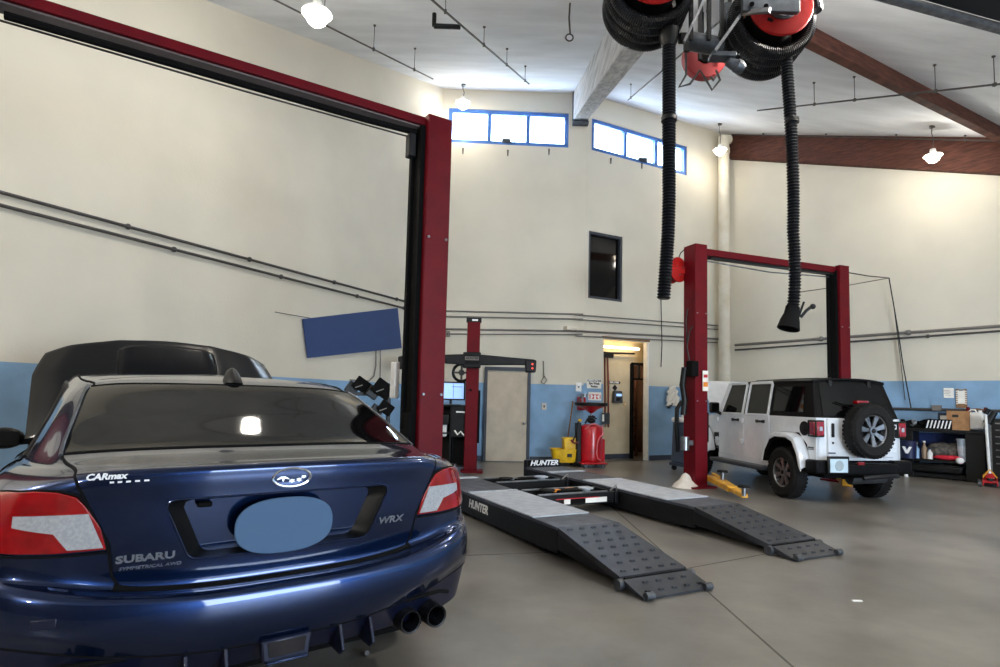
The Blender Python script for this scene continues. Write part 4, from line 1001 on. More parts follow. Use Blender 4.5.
for sg in (1, -1):
    f = lambda c: [(sg*t, k) for t, k in c]
    patch('side_window', f([(5.95, 11.12), (6.5, 12.1), (6.95, 12.8)]), f([(7.75, 11.12), (7.72, 12.85)]), f([(5.95, 11.12), (7.75, 11.12)]), f([(6.95, 12.8), (7.72, 12.85)]), .004, m_glass_dark, car, 16, 14, True, .006)
    patch('side_window', f([(7.9, 11.12), (7.87, 12.85)]), f([(9.05, 11.12), (8.75, 12.0), (8.6, 12.85)]), f([(7.9, 11.12), (9.05, 11.12)]), f([(7.87, 12.85), (8.6, 12.85)]), .004, m_glass_dark, car, 16, 14, True, .006)
    seam(f([(5.6, 11.0), (6.0, 11.95), (6.7, 12.93), (7.5, 12.96), (8.7, 12.95), (9.0, 12.2), (9.25, 11.05), (5.6, 11.03)]), .007, m_black, car, 'window_surround', 60, .003)
    seam(f([(7.83, .6), (7.83, 5), (7.82, 11.0)]), .004, m_matte, car, 'door_gap', 40, .002)
    seam(f([(6.35, 8.0), (6.1, 10.0), (5.9, 11.0)]), .004, m_matte, car, 'door_gap', 20, .002)
    seam(f([(9.35, .6), (9.35, 5), (9.3, 11.0)]), .004, m_matte, car, 'door_gap', 40, .002)
    for tt in (7.15, 8.55):
        p = S(sg*tt, 6.4)+SN(sg*tt, 6.4)*.02; q = S(sg*(tt-.2), 6.4)+SN(sg*(tt-.2), 6.4)*.02
        b = MB(); b.bar(p, q, .03, .03); b.build('door_handle', m_carblue, car, bevel=.01)
    q = Vector((3.05, sg*1.07, 1.04))
    b = MB(); b.sph(q, .1, (.6, 1.15, .75), 18); mr = b.build('door_mirror', m_black, car)
    b = MB(); b.bar(q+Vector((.0, -sg*.05, -.03)), Vector((3.1, sg*.86, 1.02)), .05, .04); b.build('mirror_arm', m_black, mr)
    b = MB(); b.box(q+Vector((-.06, 0, 0)), (.004, .17, .1)); b.build('mirror_glass', m_black, mr, bevel=.002)
wsL = [(9.45, 11.1), (9.3, 12.0), (9.3, 12.92)]
for sg in (1, -1):
    f = lambda c: [(sg*t, k) for t, k in c]
    patch('windscreen', f([(9.45, 11.1), (9.3, 12.92)]), f([(12, 11.1), (12, 12.92)]), f([(9.45, 11.1), (12, 11.1)]), f([(9.3, 12.92), (12, 12.92)]), .004, m_glass_dark, car, 24, 14, False)
# fuel flap, shark fin
fc = S(0, 13.35)
b = MB(); rows = []
for j in range(9):
    v = j/8; z = v*.085; l0_, l1_ = -.10+.05*v, .12-.11*v**1.3; w = .045*(1-v)**.5+.006
    rows.append([Vector(((l0_+l1_)/2+(l1_-l0_)/2*math.cos(2*PI*i/20), w*math.sin(2*PI*i/20), z)) for i in range(21)])
V = b.grid([[Vector((1.24-p.x, p.y, p.z+1.446)) for p in r] for r in rows]); b.bm.faces.new([v for v in V[-1][:-1]])
b.build('shark_fin_antenna', m_black, car)
# exhaust tips and rear valance fins
for sg in (1, -1):
    for y in (.535, .665):
        b = MB(); b.lathe([(.0, .12), (.040, .12), (.042, .0), (.049, -.003), (.051, .01), (.049, .2), (0, .22)], (.045, sg*y, .405), (1, 0, 0), 28); o = b.build('exhaust_tip', m_blacktip if 'm_blacktip' in globals() else m_blackmetal, car)
    b = MB(); b.tube([(.10, sg*.45, .46), (.085, sg*.50, .485), (.085, sg*.70, .50), (.11, sg*.76, .48)], .009, 8); b.build('exhaust_surround', m_matte, car)
    b = MB(); b.tube([(.5, sg*.60, .39), (.25, sg*.60, .40)], .05, 12); b.box((.62, sg*.58, .36), (.5, .34, .17)); b.build('muffler', m_greymetal, car, bevel=.03)
    for y in (.215, .345):
        b = MB(); b.prism([(.045, sg*y-.004, .47), (.0, sg*y-.004, .375), (.03, sg*y-.004, .35), (.2, sg*y-.004, .35), (.2, sg*y-.004, .45)], (0, .014, 0)); b.build('diffuser_fin', m_cardark, car, bevel=.004)
b = MB(); b.box((.03, 0.01, .43), (.04, .17, .085), taper=(1, 1.12)); fl = b.build('fog_lamp_housing', m_cardark, car, bevel=.008)
b = MB(); b.box((.008, 0.01, .437), (.012, .13, .055), taper=(1, 1.1)); b.build('fog_lamp', mat('smoked_lens', (24, 22, 30), .25, bump=.6, scale=90), fl, bevel=.004)
b = MB(); b.box((.005, 0.01, .395), (.03, .155, .012)); b.build('fog_lamp_trim', m_carblue, fl, bevel=.003)
p, _ = rearpt(0, .9); 
b = MB(); b.box(S(2.9, 2.4)+SN(2.9, 2.4)*.008, (.006, .07, .03), Matrix.Rotation(-.25, 3, 'Z')); b.build('rear_reflector', m_cardark, car, bevel=.004)
# raised bonnet, hinged at the windscreen
hgA, hinge = math.radians(52), Vector((3.50, 0, 1.08))
def hood_pt(u, v, off=0.):                        # u -1..1 across, v 0 hinge .. 1 nose
    y = u*(.97+.01*v-.16*max(0, v-.7)**1.2*2)
    x = 1.0*v - .06*abs(u)**3*(1-v)-.10*abs(u)**2*v
    z = .035-.085*abs(u)**2.4-.05*v*v*(1+.3*abs(u))-(.05*max(0, abs(u)-.82)/.18)+off
    bulge = .018*max(0, 1-abs(abs(u)-.42)/.12); z += bulge*(1-v*.5)
    p = Vector((x*math.cos(hgA)-z*math.sin(hgA), 0, x*math.sin(hgA)+z*math.cos(hgA)))
    return Vector((hinge.x+p.x, y, hinge.z+p.z))
b = MB(); b.grid([[hood_pt(-1+2*i/50, j/24) for i in range(51)] for j in range(25)])
hd = b.build('bonnet', m_hood, car, solid=.02, bevel=.004)
# bonnet scoop
def scoop(u, v, h): return hood_pt(u, v, h)
b = MB(); rows = []
for j in range(13):
    v = .50+.36*j/12; h = .075*math.sin(min(1, (j/12)*1.0+.0)*PI/2)**.6 if j else 0
    h = .015+.07*(j/12)**.7
    rows.append([scoop(-.42+.84*i/24, v, h*(1-abs(2*i/24-1)**8)) for i in range(25)])
b.grid(rows); b.build('scoop', m_hood, hd, solid=.012)
b = MB(); b.grid([[scoop(-.29+.58*i/10, .862+.004*j, .01+.058*j/3) for i in range(11)] for j in range(4)]); b.build('scoop_mouth', m_matte, hd)
b = MB(); P = [scoop(-.41+.82*i/24, .50+.012, .02) for i in range(25)]; P = [scoop(-.41, .84, .05)]+[scoop(-.415, .7, .04), scoop(-.415, .54, .025)]+P+[scoop(.415, .54, .025), scoop(.415, .7, .04), scoop(.41, .84, .05)]; b.tube(P, .006, 6); b.build('scoop_edge', m_hood, hd)
b = MB(); b.tube([(4.2, .5, .95), hood_pt(.55, .6, -.03)], .008, 6); b.build('prop_rod', m_greymetal, car)
b = MB(); b.box((4.0, 0, .82), (.75, 1.2, .2)); b.build('engine', m_matte, car, bevel=.03)
# ------------------------------------------------------------------ white SUV (local: X forward, Y left, Z up)
JA = .17; jp = thing('sport_utility_vehicle', 'white boxy four-door suv with black hardtop and tailgate spare wheel', 'suv', (5.21, 8.40, 0), JA+PI/2); jp.scale = (.92, .90, 1.)
W_ = .765                                        # half width of the tub
def sidepanel(name, outline, m, y, th, parent=jp, bevel=.006):
    b = MB(); b.prism([(x, y, z) for x, z in outline], (0, -th if y > 0 else th, 0)); return b.build(name, m, parent, bevel=bevel)
XR = .12                                         # rear plane of the tub
for sg in (1, -1):
    y = sg*W_
    # rear quarter
    q = sidepanel('rear_quarter', [(XR, .62), (.28, .62), (.34, .84), (.52, 1.0), (.98, 1.0), (1.16, .84), (1.22, .56), (1.28, .56), (1.28, 1.235), (XR, 1.235)], m_jeepwhite, y, .05)
    # rear door, front door
    rd = sidepanel('rear_door', [(1.29, .98), (1.29, 1.78), (1.98, 1.78), (2.05, 1.235), (2.05, .50), (1.62, .50), (1.40, .72)], m_jeepwhite, y+sg*.012, .045) if False else None
    rd = sidepanel('rear_door', [(1.29, .55), (1.29, 1.24), (2.05, 1.24), (2.05, .50), (1.38, .50)], m_jeepwhite, y+sg*.014, .045)
    fd = sidepanel('front_door', [(2.065, .50), (2.065, 1.24), (2.93, 1.24), (2.93, .50)], m_jeepwhite, y+sg*.014, .045)
    # door upper frames lean inward
    def upper(name, x0, x1, x0t, x1t, parent, m, zb=1.235, zt=1.77, bar=.05):
        yb, yt = sg*(W_+.005), sg*(W_-.105)
        P = lambda x, f: Vector((x, yb+(yt-yb)*f, zb+(zt-zb)*f))
        b = MB(); a, c, d_, e = P(x0, 0), P(x1, 0), P(x1t, 1), P(x0t, 1)
        for s, t_ in ((a, e), (c, d_)): b.bar(s, t_, .03, bar, up=(1, 0, 0)) if False else b.bar(s, t_, bar, .03, up=(0, 1, 0))
        b.bar(e, d_, .03, bar); b.bar(a, c, .03, .04); o = b.build(name, m, parent, bevel=.008)
        return P
    def glass(x0, x1, x0t, x1t, parent, zb=1.25, zt=1.76):
        yb, yt = sg*(W_-.004), sg*(W_-.108)
        b = MB(); b.prism([(x0, yb, zb), (x1, yb, zb), (x1t, yt, zt), (x0t, yt, zt)], (0, -sg*.008, 0)); return b.build('window_glass', m_jeepglass, parent)
    upper('window_frame', 1.33, 2.0, 1.33, 1.98, rd, m_jeepwhite); glass(1.33, 2.0, 1.33, 1.98, rd)
    upper('window_frame', 2.11, 2.86, 2.09, 2.64, fd, m_jeepwhite); glass(2.11, 2.86, 2.09, 2.64, fd)
    for dd_, xs in ((rd, (1.42,)), (fd, (2.2,))):
        for x in xs: 
            b = MB(); b.bar((x, y+sg*.045, 1.13), (x+.2, y+sg*.045, 1.13), .035, .035); b.box((x+.01, y+sg*.03, 1.13), (.05, .04, .05)); b.box((x+.2, y+sg*.03, 1.13), (.05, .04, .05)); b.build('door_handle', m_black, dd_, bevel=.008)
    for x, dd_ in ((2.07, rd), (2.94, fd)):
        for z in (1.12, .76):
            b = MB(); b.box((x+.03, y+sg*.03, z), (.12, .03, .06)); b.cyl((x, y+sg*.04, z-.04), (x, y+sg*.04, z+.04), .018, n=10); b.build('door_hinge', m_jeepwhite, dd_, bevel=.006)
    # sill, rocker and side step
    b = MB(); b.box((2.1, sg*(W_-.02), .46), (1.72, .06, .09)); b.build('rocker_panel', m_jeepwhite, jp, bevel=.01)
    b = MB(); b.bar((1.28, sg*(W_+.09), .385), (3.0, sg*(W_+.09), .385), .2, .07); b.bar((1.4, sg*(W_-.05), .42), (1.4, sg*(W_+.05), .40), .05, .04); b.bar((2.8, sg*(W_-.05), .42), (2.8, sg*(W_+.05), .40), .05, .04); b.build('side_step', mat('step_grey_%d' % sg, (52, 58, 68), .4), jp, bevel=.02)
    # rear flare: white arch with black inner lip
    def flare(xc, r, nm):
        out = []; prof = [(-.52, .50), (-.46, .72), (-.33, .93), (-.16, .985), (.18, .985), (.34, .93), (.50, .72), (.56, .52)] if nm == 'r' else [(-.56, .52), (-.5, .74), (-.34, .93), (-.16, .985), (.2, .985), (.4, .93), (.54, .72)]
        b = MB(); O = [Vector((xc+dx, 0, z)) for dx, z in prof]
        C0 = Vector((xc, 0, .5))
        rows = []
        for p in O:
            inn = C0+(p-C0)*.86
            rows.append([Vector((p.x, sg*(W_-.01), p.z+.015)), Vector((p.x, sg*(W_+.10), p.z+.01)), Vector((p.x, sg*(W_+.165), p.z-.01)), Vector((p.x*.98+xc*.02, sg*(W_+.175), p.z-.05)), Vector((inn.x, sg*(W_+.165), inn.z)), Vector((inn.x, sg*(W_-.02), inn.z))])
        b.grid(rows); o = b.build('fender_flare', m_jeepwhite, jp, solid=.012, bevel=.004)
        b = MB(); rows = [[Vector((C0.x+(p.x-C0.x)*.855, sg*(W_+.16), C0.z+(p.z-C0.z)*.855)), Vector((C0.x+(p.x-C0.x)*.78, sg*(W_+.13), C0.z+(p.z-C0.z)*.78)), Vector((C0.x+(p.x-C0.x)*.80, sg*(W_-.25), C0.z+(p.z-C0.z)*.80))] for p in O]
        b.grid(rows); b.build('flare_liner', m_matte, o)
    flare(.78, .5, 'r'); flare(3.66, .5, 'f')
    # front fender body side
    sidepanel('front_wing', [(2.945, .60), (2.945, 1.225), (3.9, 1.10), (4.15, 1.0), (4.15, .72), (4.0, .95), (3.4, .98), (3.2, .7), (3.12, .60)], m_jeepwhite, y-sg*.04, .05)
    # vent badge
    b = MB(); b.box((3.06, y-sg*.01, .80), (.16, .02, .14)); b.build('wing_vent', m_blackmetal, jp, bevel=.004)
    b = MB(); b.box((2.98, y+sg*.02, .62), (.1, .006, .02)); b.box((2.98, y+sg*.02, .585), (.1, .006, .012)); b.build('trim_badge', m_greymetal, jp)
    # quarter window in the hardtop
    b = MB(); yb, yt = sg*W_, sg*(W_-.11)
    P = lambda x, f: Vector((x, yb+(yt-yb)*f, 1.235+.535*f))
    b.prism([P(.14, 0), P(1.29, 0), P(1.29, 1), P(.33, 1)], (0, -sg*.04, 0)); ht = b.build('hardtop_side', m_jeepblack, jp, bevel=.01)
    b = MB(); o_ = Vector((0, sg*.006, 0)); b.prism([P(.42, .14)+o_, P(1.20, .14)+o_, P(1.20, .86)+o_, P(.48, .86)+o_], (0, sg*.004, 0)); b.build('window_glass', m_jeepglass, ht)
    # tail lamp
    b = MB(); b.box((.15, sg*(W_-.02), 1.08), (.20, .16, .24)); tl = b.build('tail_lamp', m_black, jp, bevel=.015)
    b = MB(); b.box((.10, sg*(W_-.02), 1.08), (.12, .13, .20)); b.box((.13, sg*(W_+.03), 1.08), (.12, .08, .19)); b.build('lamp_lens', m_redlens, tl, bevel=.012)
    b = MB(); b.box((.036, sg*(W_-.02), 1.08), (.012, .05, .06)); b.build('lamp_centre', m_clearlens, tl, bevel=.004)
    # mirror
    b = MB(); b.box((2.84, sg*(W_+.17), 1.33), (.1, .2, .2)); mr = b.build('door_mirror', m_black, jp, bevel=.03)
    b = MB(); b.bar((2.84, sg*(W_+.1), 1.25), (2.86, sg*(W_), 1.22), .05, .05); b.build('mirror_arm', m_black, mr)
    b = MB(); b.box((2.785, sg*(W_+.17), 1.33), (.006, .16, .16)); b.build('mirror_glass', m_jeepglass, mr)
# fuel cap (left)
b = MB(); b.cyl((.38, W_-.01, 1.07), (.38, W_+.02, 1.07), .105, n=28); b.cyl((.38, W_+.0, 1.07), (.38, W_+.03, 1.07), .05, n=20); b.build('fuel_cap', m_black, jp, bevel=.006)
b = MB(); b.box((.24, W_+.004, .80), (.13, .006, .02)); b.box((.24, W_+.004, .775), (.13, .006, .01)); b.build('side_badge', m_greymetal, jp)
# tub rear, tailgate
b = MB(); b.box((XR+.02, 0, .93), (.04, 2*W_-.01, .61)); b.build('rear_panel', m_jeepwhite, jp, bevel=.01)
b = MB(); b.box((XR-.012, -.02, .95), (.04, 1.20, .56)); tg = b.build('tailgate', m_jeepwhite, jp, bevel=.015)
b = MB(); b.box((XR-.045, .50, 1.06), (.02, .05, .2)); b.build('tailgate_handle', m_black, tg, bevel=.01)
b = MB(); b.cyl((XR-.05, .5, .88), (XR-.03, .5, .88), .014, n=10); b.build('lock', m_black, tg)
for z in (1.12, .78):
    b = MB(); b.box((XR-.04, -.56, z), (.03, .2, .07)); b.build('tailgate_hinge', m_jeepwhite, tg, bevel=.006)
b = MB(); b.box((XR-.04, .52, .735), (.012, .12, .018)); b.build('tailgate_badge', m_greymetal, tg)
# roof and rear glass
zr = 1.80
def roofz(x, y): return 1.775+.05*(1-(abs(y)/.67)**3)+.012*math.sin((x-.3)/2.4*PI)-(.02 if x > 2.3 else 0)*(x-2.3)/.3
b = MB(); rows = []
for i in range(25):
    x = .30+2.36*i/24; rows.append([Vector((x, -.665, 1.74))]+[Vector((x, -.665+1.33*j/16, roofz(x, -.665+1.33*j/16))) for j in range(17)]+[Vector((x, .665, 1.74))])
b.grid(rows); rf = b.build('hardtop_roof', m_jeepblack, jp, solid=.03, bevel=.008)
for yy in (-.4, -.15, .15, .4): b = MB(); b.tube([(.5, yy, roofz(.5, yy)), (1.4, yy, roofz(1.4, yy)), (2.2, yy, roofz(2.2, yy))], .012, 6); b.build('roof_rib', m_jeepblack, rf)
b = MB(); b.bar((2.02, -.66, 1.775), (2.02, .66, 1.775), .03, .02); b.build('roof_joint', m_matte, rf)
b = MB(); b.prism([(.13, .745, 1.235), (.13, -.745, 1.235), (.33, -.65, 1.79), (.33, .65, 1.79)], (.04, 0, 0)); hb = b.build('hardtop_rear', m_jeepblack, jp, bevel=.012)
b = MB(); b.prism([(.135, .63, 1.27), (.135, -.63, 1.27), (.312, -.56, 1.75), (.312, .56, 1.75)], (-.01, 0, 0)); lg = b.build('rear_window', m_jeepglass, hb, bevel=.004)
for yy in (.36, -.36): b = MB(); b.box((.30, yy, 1.74), (.04, .06, .09)); b.build('glass_hinge', m_black, lg, bevel=.006)
b = MB(); b.tube([(.125, 0, 1.3), (.15, .2, 1.42), (.17, .38, 1.47)], .01, 6); b.build('wiper', m_matte, lg)
b = MB(); b.box((.06, .0, 1.47), (.1, .22, .05)); b.build('brake_lamp', m_redlens, tg, bevel=.01)
# spare wheel
def awheel(x, y, z, r, w, ax, root, name):
    ax = Vector(ax); b = MB()
    b.lathe([(r*.56, -w/2), (r*.86, -w/2), (r*.96, -w/2+.03), (r, -w/2+.07), (r, w/2-.07), (r*.96, w/2-.03), (r*.86, w/2), (r*.62, w/2-.004), (r*.56, w/2-.03), (r*.56, -w/2)], (x, y, z), ax, 48)
    u = ax.orthogonal().normalized(); v = ax.cross(u)
    for i in range(40):
        a = 2*PI*i/40; d = u*math.cos(a)+v*math.sin(a)
        for s in (-.3, .3): b.bar(Vector((x, y, z))+d*r*.985+ax*w*(s-.1), Vector((x, y, z))+d*r*.985+ax*w*(s+.1), .035, .014, up=d)
    o = b.build(name, m_rubber, root)
    b = MB(); b.lathe([(r*.57, w/2-.02), (r*.54, w/2-.03), (r*.52, w/2-.1), (r*.5, 0)], (x, y, z), ax, 40)
    c = Vector((x, y, z))
    for i in range(7):
        a = 2*PI*i/7+.2; d = u*math.cos(a)+v*math.sin(a); e = u*math.cos(a+PI/2)+v*math.sin(a+PI/2)
        b.prism([c+ax*(w/2-.06)+d*r*.12+e*r*.05, c+ax*(w/2-.04)+d*r*.55+e*r*.10, c+ax*(w/2-.04)+d*r*.55-e*r*.10, c+ax*(w/2-.06)+d*r*.12-e*r*.05], -ax*.03)
    b.cyl(c+ax*(w/2-.1), c+ax*(w/2-.035), r*.16, n=24); b.build('rim', m_steel, o)
    b = MB(); b.cyl(c-ax*w*.3, c+ax*(w/2-.11), r*.52, n=32); b.build('rim_well', m_matte, o)
    b = MB(); b.cyl(c+ax*(w/2-.05), c+ax*(w/2-.025), r*.08, n=18); b.build('centre_cap', m_black, o)
    return o
awheel(-.09, .0, 1.07, .395, .25, (-1, 0, 0), jp, 'spare_wheel')
b = MB(); b.box((.07, 0, 1.05), (.14, .3, .4)); b.build('spare_carrier', m_black, jp, bevel=.01)
for x in (.78, 3.66):
    for sg in (1, -1): awheel(x, sg*.80, .385, .385, .25, (0, sg, 0), jp, 'wheel')
# rear bumper, plate, exhaust
b = MB()
b.prism([(-.02, .60, .60), (-.02, -.60, .60), (-.02, -.60, .43), (-.02, .60, .43)], (.2, 0, 0))
for sg in (1, -1): b.prism([(-.0, sg*.55, .62), (.05, sg*.86, .62), (.36, sg*.90, .62), (.36, sg*.90, .44), (.05, sg*.86, .42), (.0, sg*.55, .42)], (0, 0, .0001)) if False else b.box((.13, sg*.70, .54), (.26, .34, .19))
bp_ = b.build('rear_bumper', m_jeepblack, jp, bevel=.03)
b = MB(); b.box((-.06, .52, .57), (.02, .31, .19)); pb = b.build('number_plate', mat('pale_plate', (186, 208, 222), .5), bp_, bevel=.004)
b = MB(); b.cyl((-.074, .52, .57), (-.070, .52, .57), .075, n=28); b.build('plate_centre', mat('plate_grey', (150, 164, 172), .6), pb)
b = MB(); b.box((-.045, .52, .58), (.03, .38, .24)); b.build('plate_bracket', m_black, bp_, bevel=.01)
b = MB(); b.box((-.03, .10, .60), (.02, .12, .04)); b.build('bumper_reflector', m_redlens, bp_)
b = MB(); b.tube([(-.07, .1, .40), (-.1, -.1, .42), (-.1, -.4, .43), (-.04, -.55, .43)], .035, 10); b.build('tow_hitch', m_blackmetal, jp)
b = MB(); b.cyl((.45, -.1, .34), (.45, -.75, .36), .10, n=20); b.build('muffler', m_greymetal, jp)
b = MB(); b.box((2.1, 0, .42), (3.6, 1.0, .14)); b.cyl((.78, -.8, .385), (.78, .8, .385), .06, n=12); b.cyl((3.66, -.8, .385), (3.66, .8, .385), .06, n=12); b.cyl((.78, 0, .3), (.78, 0, .48), .13, n=14); b.build('chassis', m_matte, jp, bevel=.02)
b = MB(); b.box((1.7, 0, .62), (2.9, 1.38, .16)); b.build('cabin_floor', m_matte, jp)
# seats (dark shapes behind the glass)
for x in (2.15, 1.25):
    for yy in (-.36, .36):
        b = MB(); b.box((x, yy, 1.12), (.18, .46, .7), Matrix.Rotation(-.2, 3, 'Y')); b.box((x+.25, yy, .82), (.5, .48, .16)); b.box((x-.1, yy, 1.55), (.1, .26, .2)); b.build('seat', m_black, jp, bevel=.04)
b = MB(); b.box((2.85, 0, 1.12), (.3, 1.36, .24)); b.build('dashboard', m_black, jp, bevel=.03)
b = MB(); b.tube(arc((2.62, .36, 1.22), .19, 0, 2*PI, 24, (.25, 0, .97), (0, 1, 0)), .016, 8, cap=False); b.build('steering_wheel', m_black, jp)
# windscreen, cowl, nose and raised hood
b = MB(); b.prism([(2.93, .72, 1.24), (2.93, -.72, 1.24), (2.68, -.64, 1.78), (2.68, .64, 1.78)], (.03, 0, 0)); b.build('windscreen_glass', m_jeepglass, jp)
for sg in (1, -1): b = MB(); b.bar((2.95, sg*.745, 1.22), (2.68, sg*.655, 1.79), .06, .05, up=(0, 1, 0)); b.build('windscreen_pillar', m_jeepwhite, jp, bevel=.01)
b = MB(); b.bar((2.68, -.66, 1.79), (2.68, .66, 1.79), .07, .05); b.build('windscreen_header', m_jeepwhite, jp, bevel=.01)
b = MB(); b.box((3.05, 0, 1.2), (.26, 1.42, .05)); b.build('cowl', m_jeepwhite, jp, bevel=.01)
b = MB(); b.box((3.62, 0, .92), (.9, 1.0, .24)); b.build('engine', m_matte, jp, bevel=.04)
b = MB(); b.box((4.14, 0, .93), (.07, 1.16, .5)); gr = b.build('grille', m_jeepwhite, jp, bevel=.03)
for i in range(7): b = MB(); b.box((4.18, -.3+.1*i, .93), (.02, .045, .32)); b.build('grille_slot', m_matte, gr, bevel=.008)
for sg in (1, -1): b = MB(); b.cyl((4.15, sg*.47, .98), (4.2, sg*.47, .98), .1, n=24); b.build('headlamp', m_clearlens, gr)
b = MB(); b.box((4.35, 0, .58), (.2, 1.6, .2)); b.build('front_bumper', m_jeepblack, jp, bevel=.03)
ha2 = math.radians(36); hg = Vector((3.16, 0, 1.24)); rows = []
for j in range(13):
    v = j/12; row = []
    for i in range(25):
        u = -1+2*i/24; x = 1.02*v; w = .74-.13*v; z = .03-.05*abs(u)**4-.03*v*v+.015*math.cos(u*PI)*(1-v)
        row.append(Vector((hg.x+x*math.cos(ha2)-z*math.sin(ha2), u*w, hg.z+x*math.sin(ha2)+z*math.cos(ha2))))
    rows.append(row)
rows = [[rows[j][i]+(Vector((0, 0, 0))) for i in range(25)] for j in range(13)]
b = MB(); b.grid(rows); b.build('hood', m_jeepwhite, jp, solid=.04, bevel=.01)
# ------------------------------------------------------------------ exhaust extraction reels
def corr(pts, r, name, m, parent, amp=.012, pitch=.028):
    P = []; acc = 0
    segs = [(Vector(a), Vector(b)) for a, b in zip(pts, pts[1:])]
    out = []
    for a, b_ in segs:
        n = max(2, int((b_-a).length/(pitch/2))); out += [a.lerp(b_, i/n) for i in range(n)]
    out.append(segs[-1][1])
    b = MB(); b.tube(out, r, 14, rf=lambda i: r+(amp if i % 2 else -amp*.3)); o = b.build(name, m, parent, smooth=False); return o
m_hose = mat('hose_black', (9, 11, 17), .42, spec=.4, rgb2=(13, 15, 22))
RC = at_y(781, 6, 5.0); LCn = at_y(655, -27, 5.0)
def bez(p0, p1, p2, p3, n):
    p0, p1, p2, p3 = map(Vector, (p0, p1, p2, p3)); return [p0*(1-t)**3+3*p1*t*(1-t)**2+3*p2*t*t*(1-t)+p3*t**3 for t in [i/n for i in range(n+1)]]
def reel(label, C, drop_px, drop_end, r_disc, r_coil, wraps, nozzle, hand):
    t = thing('exhaust_hose_reel', label, 'exhaust hose reel', C)
    ax = Vector((.04, 1, 0)).normalized(); dep = .60
    b = MB(); b.lathe([(.11, -.03), (.13, -.035), (r_disc-.01, -.02), (r_disc, -.01), (r_disc, .0), (.13, .0), (.11, -.03)], (0, 0, 0), ax, 48); fl = b.build('near_flange', m_reelred, t)
    b = MB(); b.box((-.11, -.028, -.15), (.05, .006, .03), Matrix.Rotation(.4, 3, 'Y')); b.build('flange_slot', m_matte, fl)
    b = MB(); b.lathe([(0, -.04), (.1, -.04), (.13, -.06), (.15, -.05), (.15, -.02), (.13, 0)], (0, 0, 0), ax, 36); b.build('hub', m_greymetal, fl)
    b = MB(); b.lathe([(.12, 0), (r_disc*.8, .01), (r_disc*.8, dep), (.12, dep)], (0, 0, 0), ax, 40); b.build('drum', m_matte, t)
    b = MB(); b.lathe([(.1, dep), (r_coil-.03, dep), (r_coil-.02, dep+.01), (r_coil-.03, dep+.02), (.1, dep+.02)], (0, 0, 0), ax, 48); b.build('far_flange', m_blackmetal, t)
    u = Vector((1, -.04, 0)).normalized(); v = Vector((0, 0, 1)); P = []; N = 230*wraps
    for i in range(N+1):
        a = 2*PI*wraps*i/N; P.append(ax*(.07+(dep-.12)*i/N)+(u*math.cos(a)+v*math.sin(a))*r_coil)
    hs = []
    b = MB(); n_ = len(P); b.tube(P, .056, 12, rf=lambda i: .059 if i % 2 else .051); b.build('wound_hose', m_hose, t, smooth=False)
    return t
RR_ = reel('right exhaust hose reel with a red face, hung under the ceiling', RC, None, None, .285, .345, 4, True, 1)
LR_ = reel('left exhaust hose reel with a red face, cut by the top edge of the picture', LCn, None, None, .30, .355, 4, False, 1)
# hanging hoses
def drop(root, C, pts, r):
    o = [p-C for p in pts]; return corr(o, r, 'hanging_hose', m_hose, root)
yy = 5.25
top = at_y(786, 60, yy); pts = bez(top+Vector((-.02, 0, .35)), at_y(790, 110, yy), at_y(795, 170, yy), at_y(793, 230, yy), 12)+bez(at_y(793, 230, yy), at_y(795, 260, yy), at_y(796, 285, yy), at_y(793, 306, yy), 6)[1:]
h1 = drop(RR_, RC, pts, .044)
nz = at_y(793, 306, yy)-RC; n2 = at_y(789, 333, yy)-RC
b = MB(); b.lathe([(.05, 0), (.062, -.01), (.065, -.08), (.085, -.14), (.1, -.22), (.092, -.225), (.07, -.14), (.0, -.1)], nz, (.25, .1, 1), 24)
for v_ in b.bm.verts: v_.co.y = nz.y+(v_.co.y-nz.y)*.8
o = b.build('exhaust_nozzle', m_matte, h1)
b = MB(); q = nz+Vector((.07, 0, -.1)); b.tube([q, q+Vector((.05, 0, .06)), q+Vector((.1, 0, .1))], .014, 8); b.tube([q+Vector((-.02, 0, 0)), q+Vector((.03, 0, .14))], .01, 8); b.sph(q+Vector((.11, 0, .1)), .026, n=12); b.build('nozzle_handle', m_black, o)
b = MB(); z_ = (at_y(792, 121, yy)-RC); b.cyl(z_-Vector((0, 0, .02)), z_+Vector((0, 0, .02)), .062, n=20); b.build('hose_clamp', m_black, h1)
pts = [at_y(669, y_, yy+.0) for y_ in (28, 60, 110, 160, 200)]+[at_y(668, 235, yy), at_y(666, 265, yy), at_y(663.5, 299, yy)]
h2 = drop(LR_, LCn, pts, .052)
z_ = (at_y(669, 119, yy)-LCn); b = MB(); b.cyl(z_-Vector((0, 0, .02)), z_+Vector((0, 0, .02)), .072, n=20); b.build('hose_clamp', m_black, h2)
z_ = (at_y(669, 38, yy)-LCn); b = MB(); b.lathe([(.056, -.09), (.075, -.05), (.095, .03), (.095, .07), (.05, .09)], z_, (0, 0, 1), 22); b.cyl(z_+Vector((.1, 0, 0)), z_+Vector((.16, 0, 0)), .05, n=14); b.box(z_+Vector((.16, -.02, -.1)), (.05, .04, .08)); b.build('hose_stop', m_black, h2)
